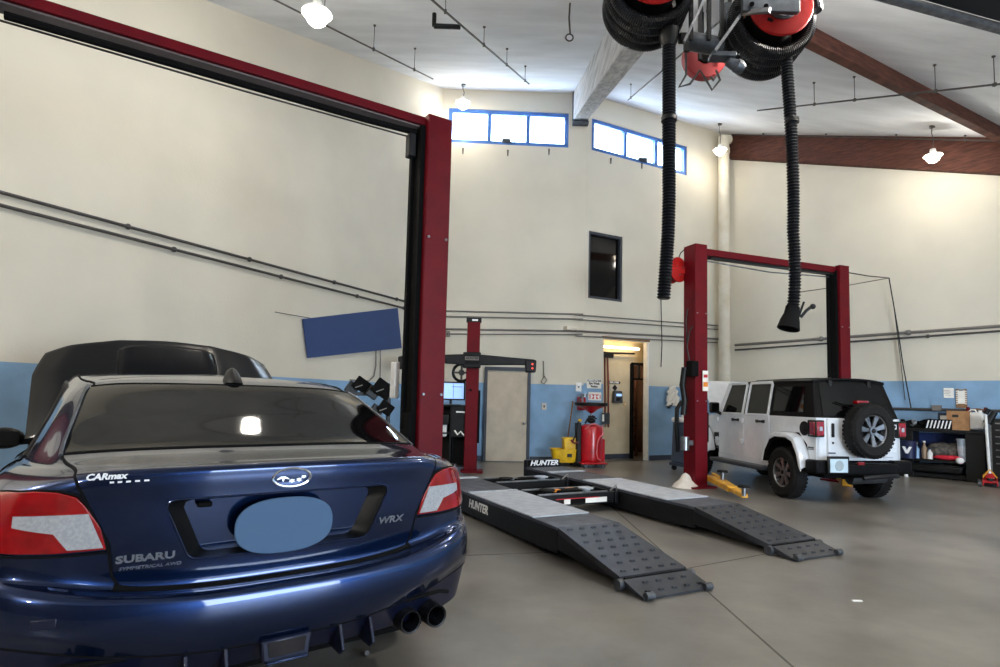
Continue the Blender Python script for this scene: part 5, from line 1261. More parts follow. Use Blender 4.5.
# frame between the reels
FR = at_y(712, 0, 5.3)
t = thing('reel_frame', 'grey steel frame and duct carrying the two exhaust hose reels', 'frame', FR)
def q(px, py, y=5.3): return at_y(px, py, y)-FR
topz = ceil_z(2, 5.3)-FR.z
for px in (691, 709, 722, 738):
    a = q(px, 40); MB().bar(a, Vector((a.x, a.y, topz)), .035, .035).build('upright', m_blackmetal, t)
for px, y in ((700, 6.1), (730, 6.1)): a = q(px, 60, y); MB().bar(a, Vector((a.x, a.y, ceil_z(2, y)-FR.z)), .035, .035).build('upright', m_blackmetal, t)
for a_, b_, s1_ in ((q(684, 42, 5.2), q(705, -2, 5.2), .025), (q(715, 51, 4.9), q(742, 13, 4.9), .025), (q(742, 13, 4.9), q(770, 10, 4.75), .035), (q(727, 20, 5.5), q(738, -10, 5.5), .03)): MB().bar(a_, b_, s1_, s1_).build('brace', m_steel, t)
b = MB(); b.cyl(q(688, 41, 5.4), q(722, 47, 5.4), .085, n=24); b.build('duct', m_greymetal, t)
for c_, d_ in ((q(770, 2, 4.86), (.50, .05, .2)), (q(722, 57, 5.0), (.22, .12, .04)), (q(729, 28, 5.45), (.12, .12, .45))): MB().box(c_, d_).build('mounting_plate', m_greymetal, t, bevel=.006)
b = MB()
for px, py in ((737, 8), (752, 4), (766, 6)): b.cyl(q(px, py, 4.84), q(px, py, 4.80), .02, n=10)
b.build('plate_bolts', m_matte, t)
b = MB(); b.lathe([(0, -.09), (.035, -.08), (.045, -.04), (.05, .0), (.06, .01), (.06, .05), (.045, .08), (0, .08)], q(735, 65, 5.0), (1, .2, -.3), 20); b.build('motor', m_greymetal, t)
b = MB(); b.tube([q(686, 44), q(686, 75), q(679, 87), q(690, 84), q(700, 70), q(705, 78), q(712, 90), q(720, 80), q(716, 70)], .011, 8); b.build('air_line', m_pipe_dark, t)
cr_ = at_y(704, 58, 6.3)
t = thing('cord_reel', 'smaller dark red cord reel hanging between the two exhaust hose reels', 'reel', cr_)
b = MB(); b.lathe([(.09, -.06), (.23, -.06), (.24, -.05), (.24, .05), (.23, .06), (.0, .06)], (0, 0, 0), (0, 1, .1), 40); b.build('reel_body', mat('dark_reel_red', (150, 30, 36), .5), t)
b = MB(); b.cyl((0, -.07, 0), (0, .05, 0), .09, n=24); b.build('reel_hub', m_matte, t)
b = MB(); b.box((0, .1, .3), (.06, .04, .6)); b.bar((0, .1, .5), (0, .1, ceil_z(cr_.x, cr_.y)-cr_.z), .04, .04); b.build('bracket', m_blackmetal, t)
b = MB(); b.tube([(.05, -.02, -.2), (.1, -.02, -.27), (.14, -.02, -.2)], .015, 8); b.build('cord_end', m_pipe_dark, t)

# steel door track high in the near right corner
A, B = on_z(885, -2, 4.25), on_z(1000, 30, 4.25); d = (B-A).normalized(); s_ = Vector((d.y, -d.x, 0)); s_ = -s_ if s_.y > 0 else s_
t = thing('door_track', 'dark steel overhead door track at the top right corner', 'door track', A)
b = MB(); b.bar(-d*1.5, (B-A)+d*2.5, .05, .03); b.bar(Vector((0, 0, .04))-d*1.5-s_*.03, Vector((0, 0, .04))+(B-A)+d*2.5-s_*.03, .008, .09); b.build('rail_lip', m_steel, t)
b = MB(); b.bar(Vector((0, 0, .12))+s_*.22-d*1.5, Vector((0, 0, .12))+(B-A)+d*2.5+s_*.22, .44, .12); b.build('door_panel_edge', m_blackmetal, t, bevel=.01)
for f in (-.8, 3.2):
    p_ = d*f+s_*.1; w_ = A+p_; b = MB(); b.bar(p_+Vector((0, 0, .1)), Vector((p_.x, p_.y, ceil_z(w_.x, w_.y)-A.z)), .04, .04); b.build('hanger_rod', m_blackmetal, t)

# ------------------------------------------------------------------ things along the rear right wall
def face(W, px, py, out): return on_pl(px, py, W, out)
rz2 = math.atan2(D2.y, D2.x)
def sign(name, label, px0, py0, px1, py1, m, texts=(), W=W2, out=.015, cat='sign', group=None, extra=None):
    a = on_pl(px0, py0, W, out); c = on_pl(px1, py1, W, out); w = math.hypot(c.x-a.x, c.y-a.y); h = abs(a.z-c.z); ctr = (a+c)/2
    d = (Vector((*W[1], 0))-Vector((*W[0], 0))).normalized()
    t = thing(name, label, cat, ctr, math.atan2(d.y, d.x), group)
    b = MB(); b.box((0, 0, 0), (w, .012, h)); b.build('panel', m, t)
    for s, sz, dx, dz, mm in texts:
        text('lettering', s, sz, mm, t, frame((dx*w, -.009, dz*h), (1, 0, 0), (0, 0, 1)), .001, 0, .003)
    if extra: extra(t, w, h)
    return t
def eye(t, w, h):
    b = MB(); b.box((0, -.008, h*.36), (w*.94, .004, h*.24)); b.build('header_band', m_textdark, t)
    text('lettering', 'EMERGENCY', .062, m_text, t, frame((0, -.012, h*.36), (1, 0, 0), (0, 0, 1)), .001, 0, .001)
sign('safety_sign', 'white emergency eye wash station sign above the oil drain tank', 587, 379, 601, 388.7, m_paper, [('Eye Wash', .075, 0, .04, m_textdark), ('Station', .07, 0, -.28, m_textdark)], extra=eye)
def fa(t, w, h):
    b = MB(); b.box((0, -.008, -h*.05), (w*.86, .004, h*.55)); b.build('red_field', m_signred, t)
    b = MB(); b.prism([(-.13, -.012, .05), (-.04, -.012, .0), (-.13, -.012, -.09)], (0, -.003, 0)); b.prism([(.13, -.012, .05), (.04, -.012, .0), (.13, -.012, -.09)], (0, -.003, 0)); b.box((0, -.012, -.02), (.06, .003, .1)); b.build('pictogram', m_text, t)
sign('safety_sign', 'white and red safety notice behind the top of the oil drain funnel', 588.5, 392, 601, 400.5, m_paper, extra=fa)
# eyewash bowl / station
q = on_pl(583.5, 401, W2, .14)
t = thing('eyewash_station', 'small red and steel eyewash fixture on the blue wall left of the funnel', 'eyewash', q, rz2)
b = MB(); b.box((0, .08, -.06), (.16, .14, .3)); b.build('housing', m_tank, t, bevel=.02)
b = MB(); b.cyl((-.0, -.02, .1), (-.0, -.02, .16), .09, n=20); b.cyl((-.02, .02, -.1), (-.02, .02, .1), .03, n=12); b.build('nozzle', m_steel, t)
b = MB(); b.tube([(-.06, 0, .1), (-.12, 0, .02), (-.1, 0, -.1)], .015, 8); b.build('hose', m_pipe_dark, t)
# hall signs and time clock
def dia(t, w, h):
    b = MB(); b.prism([(0, -.012, .08), (.08, -.012, 0), (0, -.012, -.08), (-.08, -.012, 0)], (0, -.003, 0)); b.build('diamond', m_textdark, t)
sign('door_sign', 'black nameplate sign on the cream wall inside the doorway', 608, 381, 620, 384, m_textdark, [('EMPLOYEES', .055, 0, 0, m_text)], W=HW)
sign('door_sign', 'white sign with a black diamond inside the doorway, above the time clock', 610, 384.6, 619, 391, m_cream, W=HW, extra=dia)
sc0 = sdist(HW, on_pl(617, 397, HW))
q = on_pl(617.5, 397, HW, .07); t = thing('time_clock', 'grey time clock on the cream wall inside the doorway', 'time clock', q, rz2)
b = MB(); b.box((0, 0, 0), (.26, .12, .30), taper=(.94, .7)); b.build('case', m_greymetal, t, bevel=.02)
b = MB(); b.box((0, -.06, .05), (.16, .01, .06)); b.build('display', m_screen, t); b = MB(); b.box((-.02, -.062, -.06), (.13, .012, .07)); b.build('card_slot', m_black, t)
q = on_pl(625, 404, HW, .02); wb = thing('wall_switch', 'ivory light switch on the cream wall inside the doorway', 'switch', q, rz2)
b = MB(); b.box((0, 0, 0), (.07, .015, .11)); b.build('cover', m_skin_orange if False else mat('ivory', (222, 190, 130), .5), wb, bevel=.003); b = MB(); b.box((0, -.012, 0), (.02, .015, .035)); b.build('toggle', m_white, wb)
# red pipes by the doorway with a black box above
q = on_pl(606, 345, HW, .1)
t = thing('wall_pipes', 'pair of dark red pipes dropping from a black box inside the doorway', 'pipe', q, rz2)
b = MB(); b.tube([(.05, 0, -.3), (.08, 0, -.9), (.1, 0, -2.0)], .022, 8); b.build('pipe_run', mat('rust_red_pipe', (124, 44, 36), .5), t)
b = MB(); b.tube([(-.04, 0, -.3), (-.02, 0, -.9), (.0, 0, -2.0)], .018, 8); b.build('pipe_run', t and m_red, t)
b = MB(); b.box((.02, -.02, -.24), (.34, .1, .14)); b.bar((-.1, 0, -.2), (.9, 0, -.16), .04, .05); b.build('junction_body', m_black, t, bevel=.01)
# towel/glove dispenser near the jamb
sign('notice_holder', 'small dark holder with a card on the doorway jamb, right of the oil drain tank', 602, 413, 609.5, 424.5, m_greymetal, W=W2, out=.12, cat='holder', extra=lambda t, w, h: MB().box((-w*.38, -.01, .02), (w*.25, .006, h*.6)).build('card', m_paper, t))

# waste oil drain tank
OD = at_y(590.5, 466, 12.55); OD.z = 0
t = thing('oil_drain_tank', 'red wheeled waste oil tank with a raised black drain funnel', 'oil drain', OD, .28)
b = MB(); b.lathe([(0, .10), (.2, .10), (.235, .14), (.24, .2), (.24, .78), (.22, .86), (.15, .9), (0, .91)], (0, 0, 0), (0, 0, 1), 36); b.build('tank', m_tank, t)
b = MB(); b.box((0, 0, .09), (.58, .5, .04)); b.box((.22, .1, .34), (.2, .28, .5)); b.build('chassis', m_tank, t, bevel=.02)
for x, y in ((-.2, -.2), (.2, -.2), (.22, .2), (-.22, .2)):
    b = MB(); b.cyl((x, y-.018, .045), (x, y+.018, .045), .045, n=18); b.box((x, y, .08), (.04, .05, .05)); c_ = b.build('caster', m_greymetal, t)
b = MB(); b.cyl((0, 0, .9), (0, 0, 1.18), .025, n=12); b.build('funnel_post', m_steel, t)
b = MB(); b.lathe([(.04, 1.14), (.14, 1.22), (.26, 1.27), (.3, 1.3), (.28, 1.3), (.13, 1.25), (.02, 1.18)], (0, 0, 0), (0, 0, 1), 36); fu = b.build('funnel_bowl', m_tank, t)
b = MB(); b.lathe([(.3, 1.29), (.35, 1.3), (.36, 1.36), (.33, 1.37), (.3, 1.33), (.0, 1.3)], (0, 0, 0), (0, 0, 1), 36); b.build('funnel_rim', m_black, fu)
b = MB(); b.sph((-.02, -.05, .98), .08, (1.2, 1, .7)); b.tube([(-.16, -.05, .92), (-.1, -.05, 1.02), (0, -.08, 1.08), (.1, -.05, 1.02)], .02, 8); b.box((.0, -.02, 1.06), (.12, .1, .05)); b.build('pump_head', m_black, t)
b = MB(); b.tube(bez((.2, -.1, .88), (.28, -.2, .5), (.0, -.3, .9), (.02, -.26, .3), 12), .014, 8); b.tube([(-.2, -.14, .8), (-.12, -.22, .9), (0, -.2, .92), (.1, -.2, .86)], .014, 8); b.tube([(.02, -.26, .3), (.05, -.25, .2), (.12, -.24, .16)], .014, 8); b.build('drain_hose', mat('pink_hose', (214, 110, 116), .5), t)
b = MB(); b.box((-.29, .02, .5), (.1, .14, .86)); b.cyl((-.3, .0, .06), (-.24, 0, .06), .06, n=16); b.build('hand_frame', m_black, t, bevel=.015)
b = MB(); b.box((.2, -.06, .87), (.16, .1, .02)); b.build('tool_tray', m_steel, t)
# mop bucket and mop
MBp = at_y(566.5, 467, 12.6); MBp.z = 0
t = thing('mop_bucket', 'yellow wheeled mop bucket with a wringer', 'mop bucket', MBp, .1)
b = MB()
rows = []
for z, sx, sy in ((.09, .23, .15), (.12, .24, .16), (.36, .29, .19), (.37, .31, .21)):
    rows.append([Vector((-.05+sx*math.copysign(abs(math.cos(a))**.5, math.cos(a)), sy*math.copysign(abs(math.sin(a))**.5, math.sin(a)), z)) for a in [2*PI*i/32 for i in range(33)]])
V = b.grid(rows); b.bm.faces.new([v for v in V[0][:-1]][::-1]); b.build('bucket', m_yellow, t, solid=.01)
b = MB(); b.box((.06, 0, .47), (.28, .26, .28), taper=(1.12, 1.1)); wr = b.build('wringer', m_yellow, t, bevel=.02)
b = MB(); b.tube([(.1, -.16, .55), (.16, -.17, .7), (.18, -.15, .9), (.24, -.12, .97)], .016, 8); b.build('wringer_handle', m_black, wr)
b = MB(); b.sph((.25, -.12, .98), .035, (1.3, .7, 1)); b.build('handle_grip', m_yellow, wr)
b = MB(); b.box((.02, -.2, .24), (.1, .012, .07)); b.build('warning_print', m_textdark, t)
b = MB(); b.tube([(.06, -.16, .56), (.12, -.2, .5), (.2, -.2, .52)], .02, 8); b.build('wringer_link', mat('maroon_plastic', (110, 20, 40), .5), wr)
for x in (-.2, .14):
    for y in (-.13, .13): b = MB(); b.cyl((x, y-.015, .045), (x, y+.015, .045), .045, n=16); b.box((x, y, .08), (.04, .04, .04)); b.build('caster', m_matte, t)
ma, mb_ = at_y(565.5, 448, 12.85), on_pl(573, 401, W1, .06)
t = thing('mop', 'wooden mop handle leaning on the blue wall behind the yellow bucket', 'mop', Vector((ma.x, ma.y, .2)))
o_ = Vector(t.location); b = MB(); b.cyl(ma-o_-Vector((0, 0, .15)), mb_-o_, .016, n=10); b.build('mop_handle', m_wood, t)
b = MB(); b.sph((ma-o_)-Vector((0, 0, .2)), .09, (1.2, .8, 1.0), 14); b.build('mop_head', mat('mop_yarn', (190, 186, 176), .95, bump=1., scale=30), t)

# air conditioning service machine behind the far lift column
AC = at_y(689, 470, 12.2); AC.z = 0
t = thing('service_machine', 'dark grey wheeled air conditioning service machine half hidden by the far lift column', 'service machine', AC, .35)
b = MB(); b.box((0, 0, .58), (.56, .5, .86), taper=(.9, .9)); b.build('body', mat('machine_grey', (62, 74, 92), .45), t, bevel=.04)
b = MB(); b.box((0, -.02, 1.05), (.56, .5, .1)); b.sph((-.02, -.12, 1.12), .24, (1, .7, .4), 20); b.build('top_cover', m_white, t, bevel=.03)
b = MB(); b.box((-.0, -.27, .74), (.2, .01, .2)); b.build('label', m_paper, t)
b = MB(); b.box((0, 0, .13), (.6, .54, .06)); b.build('base_tray', mat('machine_grey_dark', (44, 54, 70), .5), t, bevel=.01)
for x in (-.22, .24):
    for y in (-.2, .2): b = MB(); b.cyl((x, y-.02, .055), (x, y+.02, .055), .055, n=16); b.build('caster', m_black, t)
b = MB(); b.tube([(-.28, 0, .4), (-.33, -.02, .9), (-.3, 0, 1.28), (-.2, 0, 1.42), (-.12, 0, 1.36)], .045, 10); b.build('service_hose', m_black, t)
b = MB(); b.box((.12, .05, 1.5), (.16, .14, .5)); b.cyl((.1, 0, 1.75), (.1, 0, 1.95), .05, n=12); b.build('gauge_head', m_black, t, bevel=.03)
# white jug / shirt hanging on the wall
q = on_pl(672.5, 394, W2, .06)
t = thing('hanging_bag', 'crumpled white plastic bag hanging on the blue wall left of the far lift', 'bag', q, rz2)
b = MB(); rows = []
for j in range(14):
    z = .2-.5*j/13; w = .09+.13*math.sin(min(1, j/10)*PI*.6)+.02*math.sin(j*2.1)
    rows.append([Vector((-.02+w*(-1+2*i/12)+.015*math.sin(i+j), -.03-.04*math.sin(i*1.9+j*1.3)-.03*math.cos(i*.8), z)) for i in range(13)])
b.grid(rows); b.build('bag_sheet', m_paper, t, solid=.01)
q = on_pl(669, 405, W2, .03); t = thing('hook_plate', 'small dark hook plate on the blue wall left of the air conditioning machine', 'hook', q, rz2)
b = MB(); b.box((0, 0, 0), (.09, .04, .18)); b.build('plate', m_greymetal, t, bevel=.006); b = MB(); b.tube([(0, -.03, 0), (0, -.1, -.02), (0, -.11, .05)], .012, 6); b.build('hook', m_black, t)

# ------------------------------------------------------------------ workbench on the right
d3 = Vector((1, -1, 0)).normalized(); n3 = Vector((-1, -1, 0)).normalized(); rz3 = math.atan2(d3.y, d3.x)
A3 = Vector((*P3, 0))
BA = on_pl(940, 450, W3, .45); BA.z = 0
def wpos(px, py, out, z=None):
    p = on_pl(px, py, W3, out)
    if z is not None: p.z = z
    return p
sB0, sB1 = sdist(W3, wpos(893, 450, .72)), sdist(W3, wpos(985, 450, .72)); Lb = sB1-sB0
def bw(s, o, z): return A3+d3*(sB0+s)+n3*o+Vector((0, 0, z))
BZ = wpos(940, 429.5, .72).z
bench = thing('workbench', 'long black workbench with an open lower shelf against the right wall', 'workbench', bw(Lb/2, .38, 0), rz3)
def lb(s, o, z): return Vector((s-Lb/2, -(o-.38), z))
b = MB(); b.box((0, 0, BZ-.03), (Lb, .72, .06)); b.build('worktop', m_blackmetal, bench, bevel=.006)
for s in (-Lb/2+.2, Lb/2-.15): b = MB(); b.box((s, 0, (BZ-.06)/2), (.3, .66, BZ-.06)); b.build('pedestal', m_black, bench, bevel=.008)
SZ = wpos(940, 461, .6).z
b = MB(); b.box((0, 0, SZ), (Lb-.5, .62, .05)); b.build('lower_shelf', m_black, bench, bevel=.004)
b = MB(); b.box((0, .33, BZ*.6), (Lb-.4, .02, BZ*.6)); b.build('back_panel', m_blue_box, bench)
b = MB(); b.box((0, .0, .06), (Lb-.6, .5, .1)); b.build('floor_tray', m_black, bench, bevel=.02)
def on_bench(name, label, cat, px, py_b, build, z=None, out=.5, group=None):
    p = wpos(px, py_b, out, z if z is not None else BZ); t = thing(name, label, cat, p, rz3, group); build(t); return t
def boxer(w, d, h, m, nm='body', bev=.01):
    return lambda t: MB().box((0, 0, h/2), (w, d, h)).build(nm, m, t, bevel=bev)
def cardbox(t):
    b = MB(); b.box((0, 0, .19), (.36, .34, .38)); b.build('carton', m_card, t, bevel=.004)
    b = MB(); b.box((-.04, -.172, .28), (.1, .006, .05)); b.build('carton_print', m_textdark, t)
on_bench('cardboard_box', 'brown cardboard box on the workbench', 'box', 959.5, 428, cardbox)
def jug(t):
    b = MB(); b.box((0, 0, .19), (.3, .2, .34)); b.build('jug_body', m_white, t, bevel=.06, seg=4); b = MB(); b.cyl((.08, 0, .36), (.08, 0, .4), .03, n=14); b.build('cap', m_white, t)
    b = MB(); b.tube([(-.1, 0, .36), (-.06, 0, .41), (.0, 0, .41), (.03, 0, .36)], .014, 8); b.build('jug_handle', m_white, t)
on_bench('plastic_jug', 'white plastic jug at the right end of the workbench', 'jug', 975.5, 429.5, jug)
def bbox(t):
    b = MB(); b.box((0, 0, .17), (.26, .26, .34)); b.build('body', mat('navy_carton', (28, 44, 70), .6), t, bevel=.006); b = MB(); b.box((-.02, -.132, .24), (.14, .006, .08)); b.build('label', m_paper, t)
on_bench('battery_box', 'dark navy box with a white label beside the cardboard box', 'box', 947, 428, bbox, out=.3)
def crate(t):
    b = MB(); b.box((0, 0, .1), (.42, .24, .2)); b.build('body', m_matte, t, bevel=.006)
    b = MB()
    for i in range(7):
        x = -.18+.06*i; b.prism([(x-.035, -.122, .02), (x-.01, -.122, .02), (x+.03, -.122, .18), (x+.005, -.122, .18)], (0, -.004, 0))
    b.build('stripes', m_text, t)
on_bench('striped_case', 'black case with white diagonal stripes on the workbench', 'case', 940, 428, crate, out=.58)
def engine(sd):
    def f(t):
        r = random.Random(sd)
        for i in range(7):
            b = MB(); x, y, z = r.uniform(-.13, .13), r.uniform(-.08, .08), r.uniform(.05, .16); 
            if i % 2: b.cyl((x, y-.06, z), (x, y+.08, z), r.uniform(.03, .07), n=16)
            else: b.box((x, y, z), (r.uniform(.07, .14), .1, r.uniform(.06, .12)), Matrix.Rotation(r.uniform(-.5, .5), 3, 'Y'))
            b.build('casting' if i % 2 == 0 else 'pulley', m_steel if (sd == 2 and i < 3) else m_matte, t, bevel=.012)
        b = MB(); b.box((0, 0, .035), (.26, .2, .07)); b.build('base', m_matte, t, bevel=.01)
    return f
for i, (px, lbl) in enumerate(((898, 'leftmost dark engine part on the workbench beside the suv'), (912, 'steel and black engine part on the workbench with a bright casting'), (921, 'small dark engine part on the workbench left of the striped case'), (929, 'dark engine part touching the striped case on the workbench'))):
    on_bench('engine_part', lbl, 'engine part', px, 426, engine(i+1), out=.48, group='engine parts on the workbench')
on_bench('hand_tool', 'pair of dark tools hanging above the white jug on the workbench rail', 'tool', 977, 414, lambda t: (MB().tube([(-.16, 0, .02), (0, 0, .05), (.16, 0, .02)], .016, 8).build('tool_bar', m_wood, t), MB().box((-.14, 0, .04), (.06, .04, .09)).build('tool_head', m_red, t, bevel=.01), MB().box((.14, 0, .04), (.06, .04, .09)).build('tool_head', m_red, t, bevel=.01)), z=wpos(977, 411.5, .12).z, out=.1)
# lower shelf things
def bottle(m, h=.3, r=.05):
    def f(t):
        b = MB(); b.lathe([(0, 0), (r, 0), (r, h*.6), (r*.45, h*.8), (r*.35, h*.9), (r*.35, h), (0, h)], (0, 0, 0), (0, 0, 1), 18); b.build('bottle_body', m, t)
        b = MB(); b.cyl((0, 0, h*.96), (0, 0, h*1.06), r*.5, n=12); b.build('cap', m_white if m is not m_white else m_blue_box, t)
    return f
def vbucket(t):
    b = MB(); b.lathe([(0, 0), (.13, 0), (.15, .34), (.155, .36), (.0, .36)], (0, 0, 0), (0, 0, 1), 28); b.build('pail', mat('dark_blue_pail', (24, 34, 70), .4), t)
    b = MB(); b.prism([(-.08, -.145, .24), (-.03, -.145, .24), (0, -.145, .17), (.04, -.145, .24), (.09, -.145, .24), (.02, -.145, .10), (-.02, -.145, .10)], (0, -.012, 0)); b.build('pail_print', m_text, t)
SH = SZ+.026
on_bench('oil_pail', 'dark blue pail with a white tick mark at the left of the lower shelf', 'pail', 908.5, 452, vbucket, z=SH, out=.78)
on_bench('bottle', 'pale blue bottle on the lower shelf beside the dark pail', 'bottle', 916.5, 456, bottle(mat('pale_blue_bottle', (150, 190, 226), .4)), z=SH, out=.6, group='bottles on the lower shelf')
on_bench('bottle', 'brown bottle on the lower shelf left of the grey bundles', 'bottle', 924.5, 456, bottle(mat('tan_bottle', (150, 124, 98), .4), .34), z=SH, out=.56, group='bottles on the lower shelf')
on_bench('bottle', 'small white bottle on the lower shelf next to the left grey bundle', 'bottle', 930, 457, bottle(m_white, .2, .05), z=SH, out=.6, group='bottles on the lower shelf')
def bundle(w):
    def f(t):
        b = MB(); b.sph((0, 0, .17), .2, (w, .8, .85), 24)
        for v in b.bm.verts: v.co += Vector((math.sin(v.co.z*30), 0, math.sin(v.co.x*25)))*.008
        b.build('bundle', m_fabric, t)
    return f
on_bench('rag_bundle', 'larger grey speckled bundle in the middle of the lower shelf', 'bundle', 941, 457, bundle(1.25), z=SH, out=.38, group='grey bundles')
on_bench('rag_bundle', 'smaller grey speckled bundle beside the white bucket on the lower shelf', 'bundle', 954, 457, bundle(.9), z=SH, out=.38, group='grey bundles')
def redtray(t):
    b = MB(); b.sph((0, 0, .05), .2, (1.25, .5, .26), 20); b.build('coiled_cloth', mat('red_cloth', (200, 30, 50), .8, bump=.6, scale=14), t)
on_bench('red_cloth', 'flat red cloth roll at the front of the lower shelf', 'cloth', 948.5, 458, redtray, z=SH, out=.62)
def bkt(t):
    b = MB(); b.lathe([(0, 0), (.15, 0), (.17, .40), (.18, .41), (.18, .44), (0, .44)], (0, 0, 0), (0, 0, 1), 30); b.build('pail', mat('pale_pail', (184, 204, 222), .5), t)
    b = MB(); b.lathe([(.158, .12), (.168, .3)], (0, 0, 0), (0, 0, 1), 30); b.build('pail_label', mat('pale_label', (214, 226, 238), .6), t)
on_bench('paint_pail', 'pale blue round pail at the right of the lower shelf', 'pail', 968, 458, bkt, z=SH, out=.5)
on_bench('filter', 'small white round filter in front of the pale pail', 'filter', 960, 461, lambda t: MB().sph((0, 0, .07), .07, (1, .8, .9), 16).build('filter_body', m_white, t), z=SH-.05, out=.78)
def btray(t):
    b = MB(); b.box((0, 0, .08), (.9, .4, .14), taper=(1.06, 1.1)); b.build('pan_body', m_black, t, bevel=.03); b = MB(); b.box((0, 0, .155), (.98, .46, .02)); b.build('pan_rim', m_blackmetal, t, bevel=.01)
on_bench('drain_pan', 'wide black drain pan under the lower shelf', 'pan', 935, 470, btray, z=.12, out=.55)
on_bench('spray_can', 'white can standing on the floor at the left end of the workbench', 'can', 906, 471, lambda t: (MB().cyl((0, 0, 0), (0, 0, .19), .035, n=18).build('can_body', m_white, t), MB().cyl((0, 0, .19), (0, 0, .22), .02, n=12).build('nozzle', m_white, t)), z=0, out=.85)
# notices on the wall
def wsign(name, label, x0, y0, x1, y1, m, cat, extra=None): return sign(name, label, x0, y0, x1, y1, m, W=W3, cat=cat, extra=extra)
def lines(t, w, h):
    b = MB()
    for i in range(4): b.box((-.03+.02*(i % 2), -.008, h*.25-i*h*.16), (w*.55, .003, h*.03))
    b.build('handwriting', m_conduit, t)
wsign('paper_notice', 'plain white paper notice on the blue wall above the workbench', 943.5, 388, 954, 398, m_paper, 'paper', lines)
def clip(t, w, h):
    b = MB(); b.box((0, -.012, .03), (w*.62, .006, h*.72)); sh = b.build('sheet', m_paper, t)
    b = MB()
    for s in (-1, 1):
        for i in range(7): b.box((s*w*.4, -.012, h*.38-i*h*.11), (w*.14, .004, h*.055))
    b.build('edge_stripes', m_paper, t)
    b = MB(); b.box((0, -.02, h*.45), (w*.4, .02, h*.1)); b.build('clip', m_steel, t, bevel=.004)
wsign('clipboard', 'clipboard with a white sheet and striped edges above the workbench', 955.5, 389, 967.5, 408, m_wood, 'clipboard', clip)
# floor jack
JP = wpos(990, 478, 1.05, 0); 
t = thing('floor_jack', 'red floor jack with a long white handle at the right end of the workbench', 'floor jack', JP, rz3+.1)
b = MB()
for s in (-.1, .1): b.prism([(s-.01, -.35, .03), (s-.01, -.35, .12), (s-.01, .1, .16), (s-.01, .3, .12), (s-.01, .3, .03)], (.02, 0, 0))
b.box((0, -.02, .09), (.2, .5, .04)); b.box((0, .15, .17), (.14, .18, .1)); b.build('jack_frame', m_tank, t, bevel=.006)
for x in (-.15, .15):
    for y in (-.3, .25): b = MB(); b.cyl((x-.025, y, .045), (x+.025, y, .045), .045, n=16); b.build('wheel', m_greymetal, t)
b = MB(); b.cyl((0, -.28, .12), (0, -.28, .16), .05, n=18); b.build('saddle', m_blackmetal, t)
htop = wpos(985.5, 414, 1.0)-JP; R3 = Matrix.Rotation(-(rz3+.1), 3, 'Z'); htop = R3 @ htop
b = MB(); b.cyl((0, .12, .16), htop, .024, n=12); hn = b.build('handle', m_white, t)
b = MB(); b.cyl(htop, htop+(htop-Vector((0, .12, .16))).normalized()*.1+Vector((.05, 0, 0)), .04, n=12); b.build('handle_grip', m_black, hn)
b = MB(); b.tube([(-.1, -.1, .16), (0, -.05, .3), (.1, -.1, .16)], .012, 6); b.tube([(-.1, .2, .16), (0, .15, .3), (.1, .2, .16)], .012, 6); b.build('jack_arch', m_yelarm, t)
# tool chest cut by the right edge
TC = wpos(1024, 470, .62, 0)
t = thing('tool_chest', 'black tool chest with bright drawer pulls at the right picture edge', 'tool chest', TC, rz3)
hT = wpos(998, 419, .95).z
b = MB(); b.box((0, 0, hT/2+.05), (.9, .5, hT-.1)); b.build('cabinet', m_black, t, bevel=.01)
b = MB(); b.box((-.44, -.26, hT/2+.05), (.03, .03, hT-.1)); b.build('corner_trim', m_steel, t)
for i in range(7):
    z = hT-.12-i*.125; b = MB(); b.box((0.02, -.255, z), (.82, .02, .11)); dr_ = b.build('drawer', m_blackmetal, t, bevel=.004)
    b = MB(); b.box((.02, -.27, z+.035), (.78, .02, .022)); b.build('drawer_pull', m_steel, dr_, bevel=.003)
for x in (-.38, .38):
    for y in (-.18, .18): b = MB(); b.cyl((x-.02, y, .05), (x+.02, y, .05), .05, n=14); b.build('caster', m_matte, t)
t = thing('oil_funnel', 'black funnel head leaning at the top left of the tool chest', 'funnel', wpos(991, 418, .9), rz3)
b = MB(); b.cyl((-.06, 0, -.1), (.06, 0, .12), .07, .05, n=14); b.build('funnel_body', m_black, t)
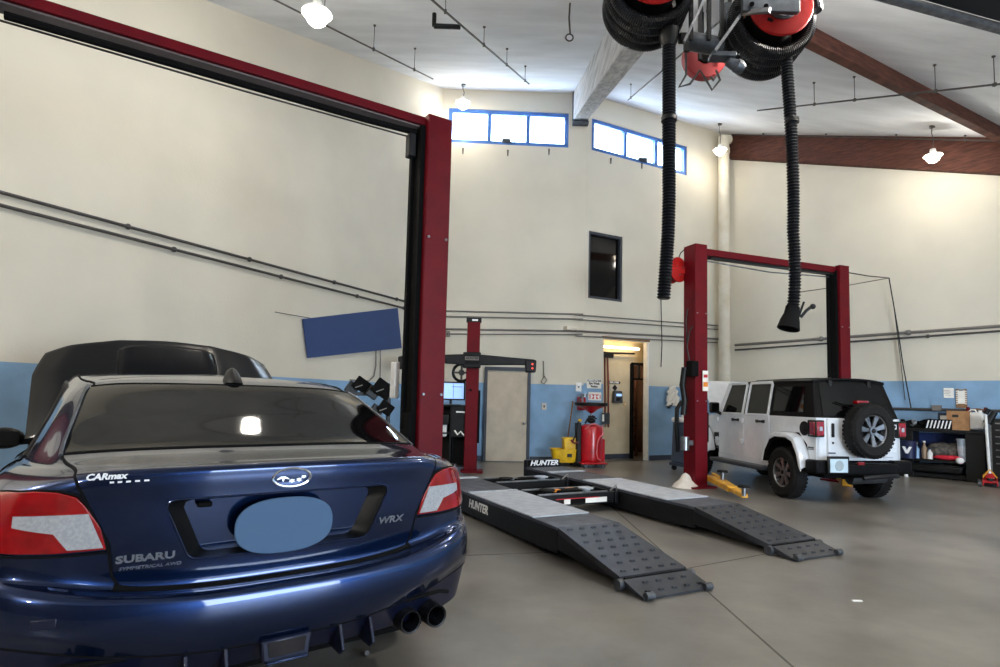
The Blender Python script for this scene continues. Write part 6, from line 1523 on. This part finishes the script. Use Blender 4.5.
# bits on the floor
tag(centre(MB().cyl(on_z(367, 653), on_z(367, 653, .04), .012, n=12).build('bolt', m_steel, None)), 'small bright bolt standing on the floor under the rear of the blue car', 'bolt')
tag(centre(MB().box(on_z(857, 601)+Vector((0, 0, .003)), (.07, .02, .006)).build('paper_scrap', m_paper, None)), 'small white scrap on the floor in the right foreground', 'scrap')

# ------------------------------------------------------------------ light
w = bpy.data.worlds.new('world'); scene.world = w; w.use_nodes = True
bg = w.node_tree.nodes['Background']; bg.inputs[0].default_value = (.80, .90, 1.0, 1); bg.inputs[1].default_value = 3.2
nF = Vector((0, 1, 0))
Af = Vector((*PLe, 0)); 
for i, h in enumerate(doors_s):                  # daylight through each open roll-up door
    l = bpy.data.lights.new('door_daylight', 'AREA'); l.shape = 'RECTANGLE'; l.size = h[1]-h[0]-.1; l.size_y = h[3]-.15; l.energy = 1100; l.color = (.70, .85, 1.)
    o = bpy.data.objects.new('door_daylight', l); COL.objects.link(o); o.location = (Af.x+(h[0]+h[1])/2, Af.y+.02, h[3]/2+.05)
    o.rotation_euler = (math.radians(90), 0, PI) if False else (math.radians(90), 0, 0)
    o.rotation_euler = Vector((0, 1, 0)).to_track_quat('-Z', 'Y').to_euler()
for W, h, e in ((W1, hA, 850), (W2, hB, 850)):   # daylight through the clerestory windows
    A_ = Vector((*W[0], 0)); d = (Vector((*W[1], 0))-A_).normalized(); nn = Vector((d.y, -d.x, 0))
    l = bpy.data.lights.new('window_daylight', 'AREA'); l.shape = 'RECTANGLE'; l.size = h[1]-h[0]; l.size_y = h[3]-h[2]; l.energy = e; l.color = (.72, .86, 1.)
    o = bpy.data.objects.new('window_daylight', l); COL.objects.link(o); o.location = A_+d*(h[0]+h[1])/2-nn*.24+Vector((0, 0, (h[2]+h[3])/2)); o.rotation_euler = nn.to_track_quat('-Z', 'Y').to_euler()
scene.view_settings.view_transform = 'Standard'; scene.view_settings.look = 'None'
scene.view_settings.gamma = 1; scene.view_settings.use_curve_mapping = False; scene.view_settings.exposure = .08
scene.cycles.use_denoising = True
scene.cycles.max_bounces = 10; scene.cycles.diffuse_bounces = 6
scene.cycles.sample_clamp_indirect = 8
bpy.context.view_layer.update()
